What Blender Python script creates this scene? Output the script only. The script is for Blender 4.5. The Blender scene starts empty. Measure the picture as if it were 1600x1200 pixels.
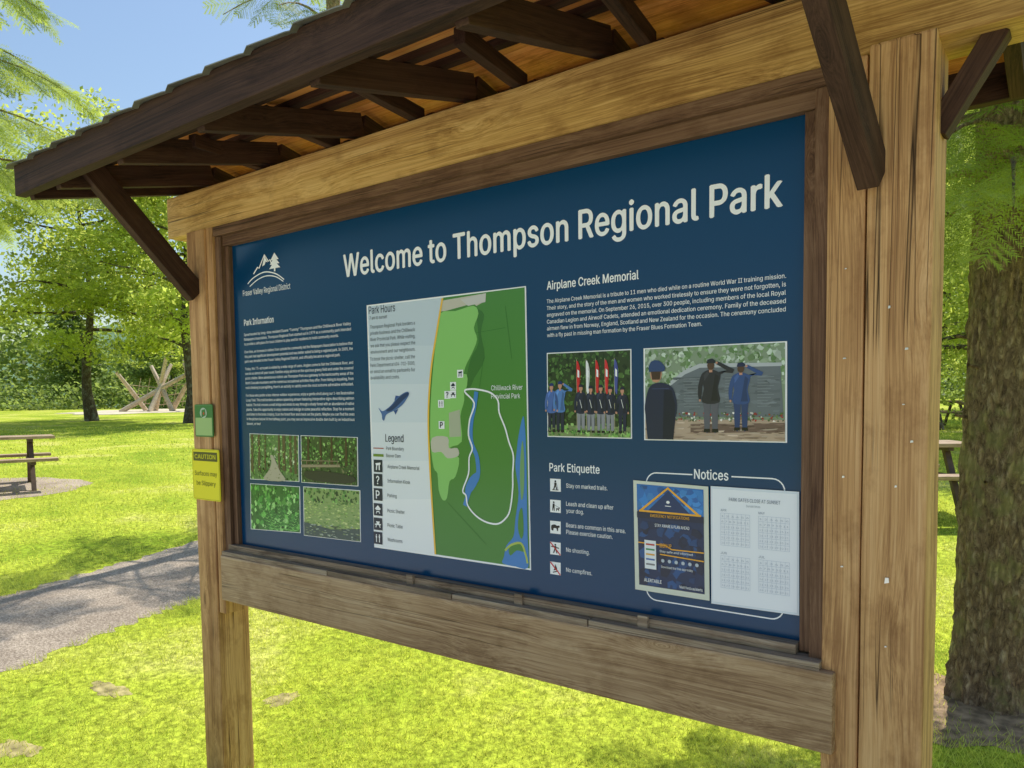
import bpy, math, random, os
import numpy as np
from mathutils import Vector, Matrix, geometry
random.seed(7); RNG=np.random.default_rng(7)
sc=bpy.context.scene; COL=sc.collection
# ------------------------------------------------------------------ camera (fitted)
C0=np.array([2.8051,-1.8382,1.6444]); YAW,PIT,ROL=-.6474,-.0628,-.0126; F=1194.2; CY=703.46
f0=np.array([math.sin(YAW),math.cos(YAW),0]); r0=np.array([math.cos(YAW),-math.sin(YAW),0]); zz=np.array([0,0,1.])
fw=f0*math.cos(PIT)+zz*math.sin(PIT); up=-f0*math.sin(PIT)+zz*math.cos(PIT)
rr=r0*math.cos(ROL)+up*math.sin(ROL); uu=up*math.cos(ROL)-r0*math.sin(ROL)
cd=bpy.data.cameras.new("camera"); cam=bpy.data.objects.new("camera",cd); COL.objects.link(cam); sc.camera=cam
cd.sensor_fit='HORIZONTAL'; cd.sensor_width=36; cd.lens=F/1600*36; cd.shift_y=(CY-600)/1600
cd.clip_start=.05; cd.clip_end=2000
M=Matrix.Identity(4)
for i in range(3): M[i][0]=rr[i]; M[i][1]=uu[i]; M[i][2]=-fw[i]; M[i][3]=C0[i]
cam.matrix_world=M
def R(px,py,pl=0.0):           # photo measurement -> (x,z) on a vertical plane y=pl of the sign
    d=fw*F+rr*(px-800)-uu*(py-CY); t=(pl-C0[1])/d[1]; q=C0+t*d; return (q[0],q[2])
def site(Z,X):                 # site axes: distance ahead / sideways -> world x,y
    return (C0[0]+f0[0]*Z+r0[0]*X, C0[1]+f0[1]*Z+r0[1]*X)
gZ=np.array([-60,3,9,35,52,90,500.]); gH=np.array([0,0,.42,1.12,1.5,1.62,1.62])
def gh(x,y):
    Z=(np.asarray(x)-C0[0])*f0[0]+(np.asarray(y)-C0[1])*f0[1]
    return sum(np.interp(Z+o,gZ,gH) for o in (-1.2,-.6,0,.6,1.2))/5
# ------------------------------------------------------------------ material helpers
def lin(r,g,b):
    f=lambda c:(c/255/12.92) if c/255<=.04045 else ((c/255+.055)/1.055)**2.4
    return (f(r),f(g),f(b),1)
def nm(name):
    m=bpy.data.materials.new(name); m.use_nodes=True; nt=m.node_tree
    return m,nt,nt.nodes,nt.links,nt.nodes["Principled BSDF"]
def ramp(N,stops):
    r=N.new("ShaderNodeValToRGB"); e=r.color_ramp.elements
    e[0].position,e[0].color=stops[0]; e[1].position,e[1].color=stops[-1]
    for p,c in stops[1:-1]:
        k=e.new(p); k.color=c
    return r
def wood(name,dark,mid,light,rough=.75,knots=.5,crack=.5,bump=.35):
    m,nt,N,L,B=nm(name)
    tc=N.new("ShaderNodeTexCoord"); oi=N.new("ShaderNodeObjectInfo")
    off=N.new("ShaderNodeVectorMath"); off.operation='SCALE'; off.inputs[0].default_value=(13,7,5); L.new(oi.outputs['Random'],off.inputs[3])
    ad=N.new("ShaderNodeVectorMath"); L.new(tc.outputs['Object'],ad.inputs[0]); L.new(off.outputs[0],ad.inputs[1])
    def mp(s,src=None):
        q=N.new("ShaderNodeMapping"); q.inputs['Scale'].default_value=s; L.new(src or ad.outputs[0],q.inputs[0]); return q
    def noise(s,scale,det,ro=.6,dist=0,src=None):
        g=N.new("ShaderNodeTexNoise"); g.inputs['Scale'].default_value=scale; g.inputs['Detail'].default_value=det; g.inputs['Roughness'].default_value=ro; g.inputs['Distortion'].default_value=dist; L.new(mp(s,src).outputs[0],g.inputs[0]); return g
    def math_(op,a,b,c=None):
        q=N.new("ShaderNodeMath"); q.operation=op
        for i,v in enumerate((a,b,c)):
            if v is None: continue
            if isinstance(v,(int,float)): q.inputs[i].default_value=v
            else: L.new(v,q.inputs[i])
        return q.outputs[0]
    v=N.new("ShaderNodeTexVoronoi"); v.inputs['Scale'].default_value=1.0; L.new(mp((2.6,8.5,8.5)).outputs[0],v.inputs[0])
    inv=math_('DIVIDE',.006,math_('ADD',v.outputs['Distance'],.07))
    cb=N.new("ShaderNodeCombineXYZ"); L.new(inv,cb.inputs[1]); L.new(inv,cb.inputs[2])
    wad=N.new("ShaderNodeVectorMath"); L.new(ad.outputs[0],wad.inputs[0]); L.new(cb.outputs[0],wad.inputs[1])
    fine=noise((.4,50,50),5,3,.7,0,wad.outputs[0]); band=noise((.15,9,9),4,3,.6,.12,wad.outputs[0]); broad_=noise((.6,1.5,1.5),2.5,2)
    s=math_('MULTIPLY_ADD',fine.outputs[0],.44,math_('MULTIPLY_ADD',band.outputs[0],.38,math_('MULTIPLY',broad_.outputs[0],.26)))
    rp=ramp(N,[(.43,dark),(.54,mid),(.67,light)]); L.new(s,rp.inputs[0])
    kr=ramp(N,[(.03,(1,1,1,1)),(.07,(.7,.7,.7,1)),(.12,(0,0,0,1))]); L.new(v.outputs['Distance'],kr.inputs[0])
    wn=N.new("ShaderNodeSeparateColor"); L.new(v.outputs['Color'],wn.inputs[0])
    kf=math_('MULTIPLY',kr.outputs[0],math_('MULTIPLY',math_('GREATER_THAN',wn.outputs[0],1-knots),.85))
    km=N.new("ShaderNodeMix"); km.data_type='RGBA'; L.new(kf,km.inputs[0]); L.new(rp.outputs[0],km.inputs[6]); km.inputs[7].default_value=tuple(c*.3 for c in dark[:3])+(1,)
    c=noise((.10,11,11),2,2); cr=ramp(N,[(.491,(0,0,0,1)),(.5,(1,1,1,1)),(.509,(0,0,0,1))]); L.new(c.outputs[0],cr.inputs[0])
    c3=noise((.7,1,1),3,1); cr3=ramp(N,[(.48,(0,0,0,1)),(.56,(1,1,1,1))]); L.new(c3.outputs[0],cr3.inputs[0])
    cf2=math_('MULTIPLY',math_('MULTIPLY',cr.outputs[0],cr3.outputs[0]),crack)
    cm=N.new("ShaderNodeMix"); cm.data_type='RGBA'; L.new(cf2,cm.inputs[0]); L.new(km.outputs[2],cm.inputs[6]); cm.inputs[7].default_value=tuple(c_*.12 for c_ in dark[:3])+(1,)
    st=noise((3,5,5),2,5,.7); sr=ramp(N,[(.36,(.74,.69,.65,1)),(.5,(1,1,1,1))]); L.new(st.outputs[0],sr.inputs[0])
    mm=N.new("ShaderNodeMix"); mm.data_type='RGBA'; mm.blend_type='MULTIPLY'; mm.inputs[0].default_value=.85; L.new(cm.outputs[2],mm.inputs[6]); L.new(sr.outputs[0],mm.inputs[7])
    L.new(mm.outputs[2],B.inputs['Base Color']); B.inputs['Roughness'].default_value=rough
    B.inputs['Specular IOR Level'].default_value=.3
    bp=N.new("ShaderNodeBump"); bp.inputs['Strength'].default_value=bump; bp.inputs['Distance'].default_value=.006; L.new(math_('SUBTRACT',s,cf2),bp.inputs['Height']); L.new(bp.outputs[0],B.inputs['Normal'])
    return m
def plain(name,col,rough=.5,metal=0,noise=.15,scale=12,spec=.4):
    m,nt,N,L,B=nm(name); tc=N.new("ShaderNodeTexCoord"); n=N.new("ShaderNodeTexNoise"); n.inputs['Scale'].default_value=scale; n.inputs['Detail'].default_value=6
    L.new(tc.outputs['Object'],n.inputs[0])
    rp=ramp(N,[(.3,tuple(c*(1-noise) for c in col[:3])+(1,)),(.7,tuple(min(1,c*(1+noise)) for c in col[:3])+(1,))]); L.new(n.outputs[0],rp.inputs[0])
    L.new(rp.outputs[0],B.inputs['Base Color']); B.inputs['Roughness'].default_value=rough; B.inputs['Metallic'].default_value=metal; B.inputs['Specular IOR Level'].default_value=spec
    return m
def ink(name,rough,spec=.5):
    m,nt,N,L,B=nm(name); a=N.new("ShaderNodeAttribute"); a.attribute_name="Col"
    tc=N.new("ShaderNodeTexCoord"); n=N.new("ShaderNodeTexNoise"); n.inputs['Scale'].default_value=3; L.new(tc.outputs['Object'],n.inputs[0])
    mr=N.new("ShaderNodeMapRange"); mr.inputs[3].default_value=rough*.8; mr.inputs[4].default_value=rough*1.2; L.new(n.outputs[0],mr.inputs[0])
    L.new(a.outputs['Color'],B.inputs['Base Color']); L.new(mr.outputs[0],B.inputs['Roughness']); B.inputs['Specular IOR Level'].default_value=spec
    return m
def leafmat(name,a,b,trans,tf=.45):
    m,nt,N,L,B=nm(name); at=N.new("ShaderNodeAttribute"); at.attribute_name="Col"
    sp=N.new("ShaderNodeSeparateColor"); L.new(at.outputs['Color'],sp.inputs[0])
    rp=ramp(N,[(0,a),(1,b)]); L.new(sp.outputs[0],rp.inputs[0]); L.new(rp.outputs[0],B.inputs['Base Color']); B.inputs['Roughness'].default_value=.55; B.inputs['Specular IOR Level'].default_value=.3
    t=N.new("ShaderNodeBsdfTranslucent"); tr=ramp(N,[(0,tuple(c*.5 for c in trans[:3])+(1,)),(1,trans)]); L.new(sp.outputs[0],tr.inputs[0]); L.new(tr.outputs[0],t.inputs[0])
    mx=N.new("ShaderNodeMixShader"); mx.inputs[0].default_value=tf; L.new(B.outputs[0],mx.inputs[1]); L.new(t.outputs[0],mx.inputs[2]); L.new(mx.outputs[0],N["Material Output"].inputs[0])
    return m
def c4(r,g,b): return (r,g,b,1)
W_BEAM=wood("cedar_beam_wood",c4(.35,.18,.05),c4(.64,.38,.12),c4(.84,.57,.23),knots=.55,crack=.8)
W_POST=wood("cedar_post_wood",c4(.37,.185,.075),c4(.61,.34,.145),c4(.78,.49,.24),knots=.2,crack=1,bump=.4)
W_LOW=wood("weathered_beam_wood",c4(.26,.15,.08),c4(.44,.285,.16),c4(.60,.43,.27),knots=.35,crack=.7)
W_TRIM=wood("stained_trim_wood",c4(.10,.048,.027),c4(.19,.10,.055),c4(.29,.17,.10),knots=.2,crack=.8)
W_SILL=wood("grey_sill_wood",c4(.13,.09,.06),c4(.32,.235,.16),c4(.5,.4,.3),knots=.2,crack=1,bump=.6)
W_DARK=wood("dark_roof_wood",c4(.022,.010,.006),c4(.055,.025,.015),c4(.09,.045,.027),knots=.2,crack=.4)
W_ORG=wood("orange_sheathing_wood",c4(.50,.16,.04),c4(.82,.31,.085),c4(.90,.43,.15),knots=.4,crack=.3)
W_GREY=wood("brown_table_wood",c4(.26,.18,.11),c4(.44,.32,.21),c4(.58,.45,.32),knots=.1)
M_INK=ink("printed_panel_ink",.22,.4); M_PAPER=ink("laminated_paper",.2,.5); M_SIGN=ink("sign_paint",.4,.4)
M_METAL=plain("brown_roof_metal",c4(.24,.23,.18),.5,.3,.35,5)
M_STEEL=plain("zinc_steel",c4(.75,.75,.75),.35,.7,.1)
M_BLACK=plain("dark_brown_table_frame",c4(.10,.065,.045),.6,0,.3)
M_SAND=plain("pale_sand",c4(.62,.54,.4),.95,0,.15,3)
M_LOG=wood("bare_log_wood",c4(.36,.27,.2),c4(.62,.5,.38),c4(.78,.66,.52),knots=.1)
# ------------------------------------------------------------------ mesh helpers
def link(o,parent=None,**kw):
    COL.objects.link(o)
    if parent is not None: o.parent=parent
    for k,v in kw.items(): o[k]=v
    return o
def empty(name,loc,label,category,group=None):
    e=bpy.data.objects.new(name,None); e.location=loc; e.empty_display_size=.2; link(e,label=label,category=category)
    if group: e["group"]=group
    return e
def mk(name,V,Fc,mat,parent=None,smooth=False,cols=None,fcols=None,**kw):
    me=bpy.data.meshes.new(name); me.from_pydata([tuple(map(float,v)) for v in V],[],[tuple(f) for f in Fc]); me.update()
    if smooth: me.polygons.foreach_set("use_smooth",[True]*len(me.polygons))
    if fcols is not None:
        a=me.color_attributes.new("Col",'FLOAT_COLOR','CORNER'); arr=[]
        for p,c in zip(me.polygons,fcols): arr+=list(c)*p.loop_total
        a.data.foreach_set("color",arr)
    me.materials.append(mat); o=bpy.data.objects.new(name,me); return link(o,parent,**kw)
def bigmesh(name,V,Fc,mat,col=None,smooth=False):
    V=np.asarray(V,dtype=np.float32); Fc=np.asarray(Fc,dtype=np.int32); k=Fc.shape[1]
    me=bpy.data.meshes.new(name); me.vertices.add(len(V)); me.vertices.foreach_set("co",V.ravel())
    me.loops.add(Fc.size); me.loops.foreach_set("vertex_index",Fc.ravel())
    me.polygons.add(len(Fc)); me.polygons.foreach_set("loop_start",np.arange(0,Fc.size,k,dtype=np.int32)); me.polygons.foreach_set("loop_total",np.full(len(Fc),k,dtype=np.int32))
    me.update(calc_edges=True)
    if smooth: me.polygons.foreach_set("use_smooth",np.ones(len(Fc),dtype=bool))
    if col is not None:
        a=me.color_attributes.new("Col",'FLOAT_COLOR','POINT'); c=np.ones((len(V),4),dtype=np.float32); c[:,0]=col; c[:,1]=col; c[:,2]=col; a.data.foreach_set("color",c.ravel())
    me.materials.append(mat); return me
MATS={}
def beam(name,p0,p1,w,h,mat,parent=None,bev=.004,upv=(0,0,1),rough=0.0,**kw):
    """timber from p0 to p1 (axis centre), w across, h along up; grain along local X"""
    p0=Vector(p0); p1=Vector(p1); L=(p1-p0).length; X=(p1-p0).normalized(); U=Vector(upv); Y=U.cross(X).normalized(); Z=X.cross(Y)
    import bmesh
    bm=bmesh.new(); n=max(1,int(L/.25)); rs=[]
    for i in range(n+1):
        x=-L/2+L*i/n; jit=lambda: random.uniform(-rough,rough)
        rs.append([bm.verts.new((x,s*w/2+jit(),t*h/2+jit())) for s,t in ((-1,-1),(1,-1),(1,1),(-1,1))])
    for a,b in zip(rs[:-1],rs[1:]):
        for k in range(4): bm.faces.new((a[k],a[(k+1)%4],b[(k+1)%4],b[k]))
    bm.faces.new(rs[0][::-1]); bm.faces.new(rs[-1])
    bmesh.ops.recalc_face_normals(bm,faces=bm.faces)
    if bev>0:
        es=[e for e in bm.edges if len(e.link_faces)==2 and e.calc_face_angle()>.6]
        bmesh.ops.bevel(bm,geom=es,offset=bev,segments=2,affect='EDGES',profile=.6)
    me=bpy.data.meshes.new(name); bm.to_mesh(me); bm.free(); me.materials.append(mat)
    o=bpy.data.objects.new(name,me); link(o,parent,**kw)
    mw=Matrix((( X.x,Y.x,Z.x,0),(X.y,Y.y,Z.y,0),(X.z,Y.z,Z.z,0),(0,0,0,1))); mw.translation=(p0+p1)/2
    if parent is not None: mw=Matrix.Translation(-Vector(parent.location))@mw
    o.matrix_basis=mw; MATS[o.name]=mw.copy(); return o
def join(objs,name):
    V=[];Fc=[];mats=objs[0].data.materials[0]; inv=MATS[objs[0].name].inverted()
    for o in objs:
        b=len(V); T=inv@MATS[o.name]
        V+=[tuple(T@v.co) for v in o.data.vertices]; Fc+=[tuple(b+i for i in p.vertices) for p in o.data.polygons]
    me=bpy.data.meshes.new(name); me.from_pydata(V,[],Fc); me.materials.append(mats); objs[0].data=me
    for o in objs[1:]: bpy.data.objects.remove(o)
    objs[0].name=name; return objs[0]
def tube(pts,rad,sides=10,off=0):
    P=np.array(pts,float); V=[];Fc=[]
    for i in range(len(P)):
        t=P[min(i+1,len(P)-1)]-P[max(i-1,0)]; t/=np.linalg.norm(t)+1e-9
        a=np.cross(t,[0,0,1.] if abs(t[2])<.9 else [1.,0,0]); a/=np.linalg.norm(a); b=np.cross(t,a)
        for k in range(sides):
            g=2*math.pi*k/sides; V.append(P[i]+rad[i]*(a*math.cos(g)+b*math.sin(g)))
    for i in range(len(P)-1):
        for k in range(sides):
            k2=(k+1)%sides; Fc.append((off+i*sides+k,off+i*sides+k2,off+(i+1)*sides+k2,off+(i+1)*sides+k))
    return V,Fc
# ------------------------------------------------------------------ world, sun
AZ=Vector((-.06,1,0)).normalized(); EL=math.radians(60)
w=bpy.data.worlds.new("World"); sc.world=w; w.use_nodes=True; N=w.node_tree.nodes; sky=N.new("ShaderNodeTexSky"); sky.sky_type='NISHITA'; sky.sun_disc=False
sky.sun_elevation=EL; sky.sun_rotation=math.atan2(AZ.x,AZ.y); sky.air_density=1.4; sky.dust_density=1.1; sky.ozone_density=3.0
w.node_tree.links.new(sky.outputs[0],N["Background"].inputs[0]); N["Background"].inputs[1].default_value=.15
sd=bpy.data.lights.new("sun",'SUN'); sd.energy=5; sd.angle=math.radians(.5); sd.color=(1,.955,.87); so=bpy.data.objects.new("sun",sd); COL.objects.link(so)
S_=Vector((AZ.x*math.cos(EL),AZ.y*math.cos(EL),math.sin(EL))); so.rotation_euler=S_.to_track_quat('Z','Y').to_euler()
sc.view_settings.view_transform='Standard'; sc.view_settings.look='None'; sc.view_settings.exposure=0
# ------------------------------------------------------------------ ground
def ground_mat():
    m,nt,N,L,B=nm("lawn_ground"); tc=N.new("ShaderNodeTexCoord")
    def n(s,d=8,ro=.6): q=N.new("ShaderNodeTexNoise"); q.inputs['Scale'].default_value=s; q.inputs['Detail'].default_value=d; q.inputs['Roughness'].default_value=ro; L.new(tc.outputs['Object'],q.inputs[0]); return q
    a=n(.55,6,.65); b=n(22,5,.75); r1=ramp(N,[(.36,c4(.30,.42,.03)),(.52,c4(.52,.60,.06)),(.68,c4(.70,.66,.20))]); L.new(a.outputs[0],r1.inputs[0])
    r2=ramp(N,[(.38,c4(.42,.42,.42)),(.62,c4(1.2,1.2,1.2))]); L.new(b.outputs[0],r2.inputs[0])
    mx=N.new("ShaderNodeMix"); mx.data_type='RGBA'; mx.blend_type='MULTIPLY'; mx.inputs[0].default_value=1; L.new(r1.outputs[0],mx.inputs[6]); L.new(r2.outputs[0],mx.inputs[7])
    L.new(mx.outputs[2],B.inputs['Base Color']); B.inputs['Roughness'].default_value=.95; B.inputs['Specular IOR Level'].default_value=.1
    bp=N.new("ShaderNodeBump"); bp.inputs['Strength'].default_value=.5; bp.inputs['Distance'].default_value=.03; L.new(b.outputs[0],bp.inputs['Height']); L.new(bp.outputs[0],B.inputs['Normal'])
    return m
n=241; s=np.sinh(np.linspace(-6.2,6.2,n))/math.sinh(6.2)*600
gx,gy=np.meshgrid(s-1,s+3); V=np.stack([gx.ravel(),gy.ravel(),gh(gx.ravel(),gy.ravel())],1)
idx=np.arange(n*n).reshape(n,n); Fc=np.stack([idx[:-1,:-1].ravel(),idx[:-1,1:].ravel(),idx[1:,1:].ravel(),idx[1:,:-1].ravel()],1)
link(bpy.data.objects.new("ground",bigmesh("ground",V,Fc,ground_mat(),smooth=True)),kind="structure")
def gravel(name,a_,b_,c_):
    m,nt,N,L,B=nm(name); tc=N.new("ShaderNodeTexCoord"); a=N.new("ShaderNodeTexNoise"); a.inputs['Scale'].default_value=70; a.inputs['Detail'].default_value=5; a.inputs['Roughness'].default_value=.85; L.new(tc.outputs['Object'],a.inputs[0])
    b=N.new("ShaderNodeTexNoise"); b.inputs['Scale'].default_value=2.2; b.inputs['Detail'].default_value=6; b.inputs['Roughness'].default_value=.7; L.new(tc.outputs['Object'],b.inputs[0])
    r=ramp(N,[(.38,a_),(.5,b_),(.62,c_)]); L.new(a.outputs[0],r.inputs[0])
    r2=ramp(N,[(.34,c4(.74,.70,.65)),(.64,c4(1.1,1.07,1.02))]); L.new(b.outputs[0],r2.inputs[0])
    mx=N.new("ShaderNodeMix"); mx.data_type='RGBA'; mx.blend_type='MULTIPLY'; mx.inputs[0].default_value=1; L.new(r.outputs[0],mx.inputs[6]); L.new(r2.outputs[0],mx.inputs[7])
    L.new(mx.outputs[2],B.inputs['Base Color']); B.inputs['Roughness'].default_value=.95
    bp=N.new("ShaderNodeBump"); bp.inputs['Strength'].default_value=.8; bp.inputs['Distance'].default_value=.012; L.new(a.outputs[0],bp.inputs['Height']); L.new(bp.outputs[0],B.inputs['Normal']); return m
M_GRAV=gravel("path_gravel",c4(.20,.16,.125),c4(.44,.365,.29),c4(.72,.63,.52)); M_BOUNCE=gravel("bounce_apron_gravel",c4(.55,.53,.5),c4(.80,.78,.74),c4(.92,.9,.86))  # second gravel is kept very pale so the added apron reflects light
cl=np.array([(-1.6,-12),(-1.9,-7),(-2.3,-3),(-2.8,-.8),(-3.15,.6),(-3.35,1.8),(-3.9,4),(-5.2,7),(-8,10.5),(-13,13),(-22,16)],float)
tt=np.linspace(0,len(cl)-1,260); px_=np.interp(tt,range(len(cl)),cl[:,0]); py_=np.interp(tt,range(len(cl)),cl[:,1])
ker=np.ones(21)/21; px_=np.convolve(np.pad(px_,10,'edge'),ker,'valid'); py_=np.convolve(np.pad(py_,10,'edge'),ker,'valid')
PATH=np.stack([px_,py_],1)
V=[];Fc=[]; K=7
for i in range(len(PATH)):
    t=PATH[min(i+1,len(PATH)-1)]-PATH[max(i-1,0)]; t/=np.linalg.norm(t); nrm=np.array([-t[1],t[0]])
    for k in range(K):
        u=-1+2*k/(K-1); q=PATH[i]+nrm*(u*.72+(random.uniform(-.05,.05) if k in(0,K-1) else 0)); V.append((q[0],q[1],float(gh(q[0],q[1]))+.014-(.012 if k in(0,K-1) else 0)))
for i in range(len(PATH)-1):
    for k in range(K-1): a=i*K+k; Fc.append((a,a+1,a+K+1,a+K))
mk("path",V,Fc,M_GRAV,smooth=True,kind="structure")
def patch(name,cx,cy,rx,ry,mat,lift=.01,seed=0,wob=1.0):
    rg=random.Random(seed); V=[(cx,cy,float(gh(cx,cy))+lift)];n=48; rings=6
    ph=[rg.uniform(0,6.28) for _ in range(5)]
    for j in range(1,rings+1):
        for i in range(n):
            a=2*math.pi*i/n; k=(1+wob*(.18*math.sin(2*a+ph[0])+.12*math.sin(3*a+ph[1])+.10*math.sin(7*a+ph[2])+.08*math.sin(13*a+ph[3])))*j/rings
            x=cx+math.cos(a)*rx*k; y=cy+math.sin(a)*ry*k; V.append((x,y,float(gh(x,y))+(lift if j<rings else lift*.3)))
    Fc=[(0,1+i,1+(i+1)%n) for i in range(n)]
    for j in range(rings-1):
        for i in range(n): a=1+j*n; Fc.append((a+i,a+n+i,a+n+(i+1)%n,a+(i+1)%n))
    return mk(name,V,Fc,mat,kind="structure")
M_DIRT=plain("bare_earth_soil",c4(.40,.34,.15),.95,0,.5,16,.1); M_DIRT2=plain("trunk_base_soil",c4(.30,.21,.13),.95,0,.5,16,.1)
D1=site(4.15,-2.25); D2=site(3.5,-2.35); D3=site(4.0,-1.25)
patch("bare_earth",*D1,.14,.07,M_DIRT,.004,seed=1); patch("bare_earth",*D2,.13,.07,M_DIRT,.004,seed=2); patch("bare_earth",*D3,.06,.11,M_DIRT,.004,seed=3)
patch("bare_earth",2.5,2.6,.55,.5,M_DIRT2,.008,seed=4)
x,y=site(11.0,-7.7); patch("picnic_pad",x,y,1.6,1.3,M_GRAV,.012,seed=5,wob=.3)
x,y=site(46,-21.5); patch("playground_sand",x,y,5,4,M_SAND,.05,seed=6)
patch("added_bounce_apron",2.4,-7.0,10,5.9,M_BOUNCE,.016,seed=9,wob=.2)  # unseen apron, added to bounce sunlight up onto the shaded sign
DIRTS=[(*D1,.12),(*D2,.11),(*D3,.09),(2.5,2.6,.5),(*site(11.0,-7.7),1.45),(2.4,-4.4,3.0)]
def blades(n,z0,z1,h0,h1,wid):
    Z=z0+(z1-z0)*RNG.random(n)**.9; X=(RNG.random(n)*2-1)*(Z*.85+.8)
    x=C0[0]+f0[0]*Z+r0[0]*X; y=C0[1]+f0[1]*Z+r0[1]*X
    keep=np.ones(n,bool)
    for q in PATH[::3]: keep&=((x-q[0])**2+(y-q[1])**2)>(.64+.09*RNG.random(n))**2
    for a,b,r in DIRTS: keep&=(((x-a)**2+(y-b)**2)>(r*(.4+.7*RNG.random(n)))**2)|(RNG.random(n)<(.3 if r<.2 else .05))
    x=x[keep];y=y[keep];n=len(x)
    cl=.5+.28*np.sin(x*1.3+1.3*np.sin(y*1.1))*np.cos(y*1.6+np.sin(x*1.9))+.2*np.sin(x*4.3+y*3)*np.sin(y*5.1-x*2)+.14*np.sin(x*13.3+y*7)*np.sin(y*15.1-x*4)
    keep=RNG.random(n)<np.clip(.45+.8*cl,0,1); x=x[keep];y=y[keep];cl=cl[keep];n=len(x); cl=np.clip(cl+.2*RNG.standard_normal(n),0,1)
    h=(h0+(h1-h0)*RNG.random(n))*(.6+.8*cl); a=RNG.random(n)*6.283; ln=h*(.2+.8*RNG.random(n)); b=RNG.random(n)*6.283
    z=gh(x,y)-.004; wd=wid*(.6+.8*RNG.random(n))
    V=np.zeros((n,3,3)); V[:,0]=np.stack([x-np.cos(a)*wd,y-np.sin(a)*wd,z],1); V[:,1]=np.stack([x+np.cos(a)*wd,y+np.sin(a)*wd,z],1)
    V[:,2]=np.stack([x+np.cos(b)*ln,y+np.sin(b)*ln,z+h],1)
    c=np.repeat(np.clip(.25+.5*cl+.28*RNG.standard_normal(n),0,1),3)
    return V.reshape(-1,3),c
parts=[blades(230000,2.0,6.5,.014,.05,.0022),blades(110000,6.5,14,.02,.05,.005),blades(40000,14,28,.03,.06,.014)]
V=np.concatenate([p[0] for p in parts]); c=np.concatenate([p[1] for p in parts])
M_GRASS=leafmat("grass_blade",c4(.26,.40,.03),c4(.85,.90,.20),c4(1,1,.16),.5)
link(bpy.data.objects.new("grass",bigmesh("grass",V,np.arange(len(V)).reshape(-1,3),M_GRASS,c)),kind="stuff")
# hill
V=[];Fc=[];na=60
for j in range(5):
    for i in range(na):
        a=-1.9+3.0*i/(na-1); d=230+45*j; hgt=[0,14,26,34,30][j]*(1+.35*math.sin(a*3+1)+.15*math.sin(a*11)+.05*math.sin(a*37))
        dx=math.sin(YAW+a)*d; dy=math.cos(YAW+a)*d; V.append((C0[0]+dx,C0[1]+dy,1.5+hgt))
for j in range(4):
    for i in range(na-1): a=j*na+i; Fc.append((a,a+1,a+na+1,a+na))
mk("hill",V,Fc,plain("wooded_hill",c4(.12,.19,.10),.9,0,.5,.08,.1),smooth=True,kind="structure")
# ------------------------------------------------------------------ trees
def bark(name,a,b,c,scale=1.0,moss=c4(.24,.24,.2)):
    m,nt,N,L,B=nm(name); tc=N.new("ShaderNodeTexCoord"); mp=N.new("ShaderNodeMapping"); mp.inputs['Scale'].default_value=(30*scale,30*scale,13*scale); L.new(tc.outputs['Object'],mp.inputs[0])
    ns=N.new("ShaderNodeTexNoise"); ns.inputs['Scale'].default_value=1.3; ns.inputs['Detail'].default_value=10; ns.inputs['Roughness'].default_value=.85; ns.inputs['Distortion'].default_value=.8; L.new(mp.outputs[0],ns.inputs[0])
    v=N.new("ShaderNodeTexVoronoi"); v.feature='DISTANCE_TO_EDGE'; v.inputs['Scale'].default_value=1; 
    mv=N.new("ShaderNodeVectorMath"); mv.operation='MULTIPLY_ADD'; L.new(ns.outputs['Color'],mv.inputs[0]); mv.inputs[1].default_value=(2.4,2.4,2.4); L.new(mp.outputs[0],mv.inputs[2]); L.new(mv.outputs[0],v.inputs[0])
    ad=N.new("ShaderNodeMath"); ad.operation='MULTIPLY_ADD'; L.new(v.outputs[0],ad.inputs[0]); ad.inputs[1].default_value=.45; L.new(ns.outputs[0],ad.inputs[2])
    r=ramp(N,[(.42,a),(.58,b),(.76,c)]); L.new(ad.outputs[0],r.inputs[0])
    lw=N.new("ShaderNodeTexNoise"); lw.inputs['Scale'].default_value=5; lw.inputs['Detail'].default_value=9; lw.inputs['Roughness'].default_value=.7; L.new(tc.outputs['Object'],lw.inputs[0])
    lr=ramp(N,[(.50,c4(0,0,0)),(.60,c4(.7,.7,.7))]); L.new(lw.outputs[0],lr.inputs[0])
    mx=N.new("ShaderNodeMix"); mx.data_type='RGBA'; L.new(lr.outputs[0],mx.inputs[0]); L.new(r.outputs[0],mx.inputs[6]); mx.inputs[7].default_value=moss
    L.new(mx.outputs[2],B.inputs['Base Color']); B.inputs['Roughness'].default_value=.9
    bp=N.new("ShaderNodeBump"); bp.inputs['Strength'].default_value=1; bp.inputs['Distance'].default_value=.04; L.new(ad.outputs[0],bp.inputs['Height']); L.new(bp.outputs[0],B.inputs['Normal']); return m
M_BARK=bark("fir_bark",c4(.12,.07,.04),c4(.48,.32,.19),c4(.86,.68,.46),1,c4(.48,.43,.18)); M_BARK2=bark("dark_bark",c4(.03,.02,.015),c4(.10,.07,.05),c4(.18,.14,.11),.5)
M_LEAF=leafmat("broad_leaf",c4(.08,.15,.02),c4(.42,.56,.09),c4(.92,1,.20),.6)
M_LEAFD=leafmat("dark_leaf",c4(.06,.10,.03),c4(.24,.33,.08),c4(.56,.70,.16),.5)
M_NEED=leafmat("fir_needles",c4(.05,.09,.02),c4(.28,.38,.09),c4(.70,.84,.16),.5)
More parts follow.
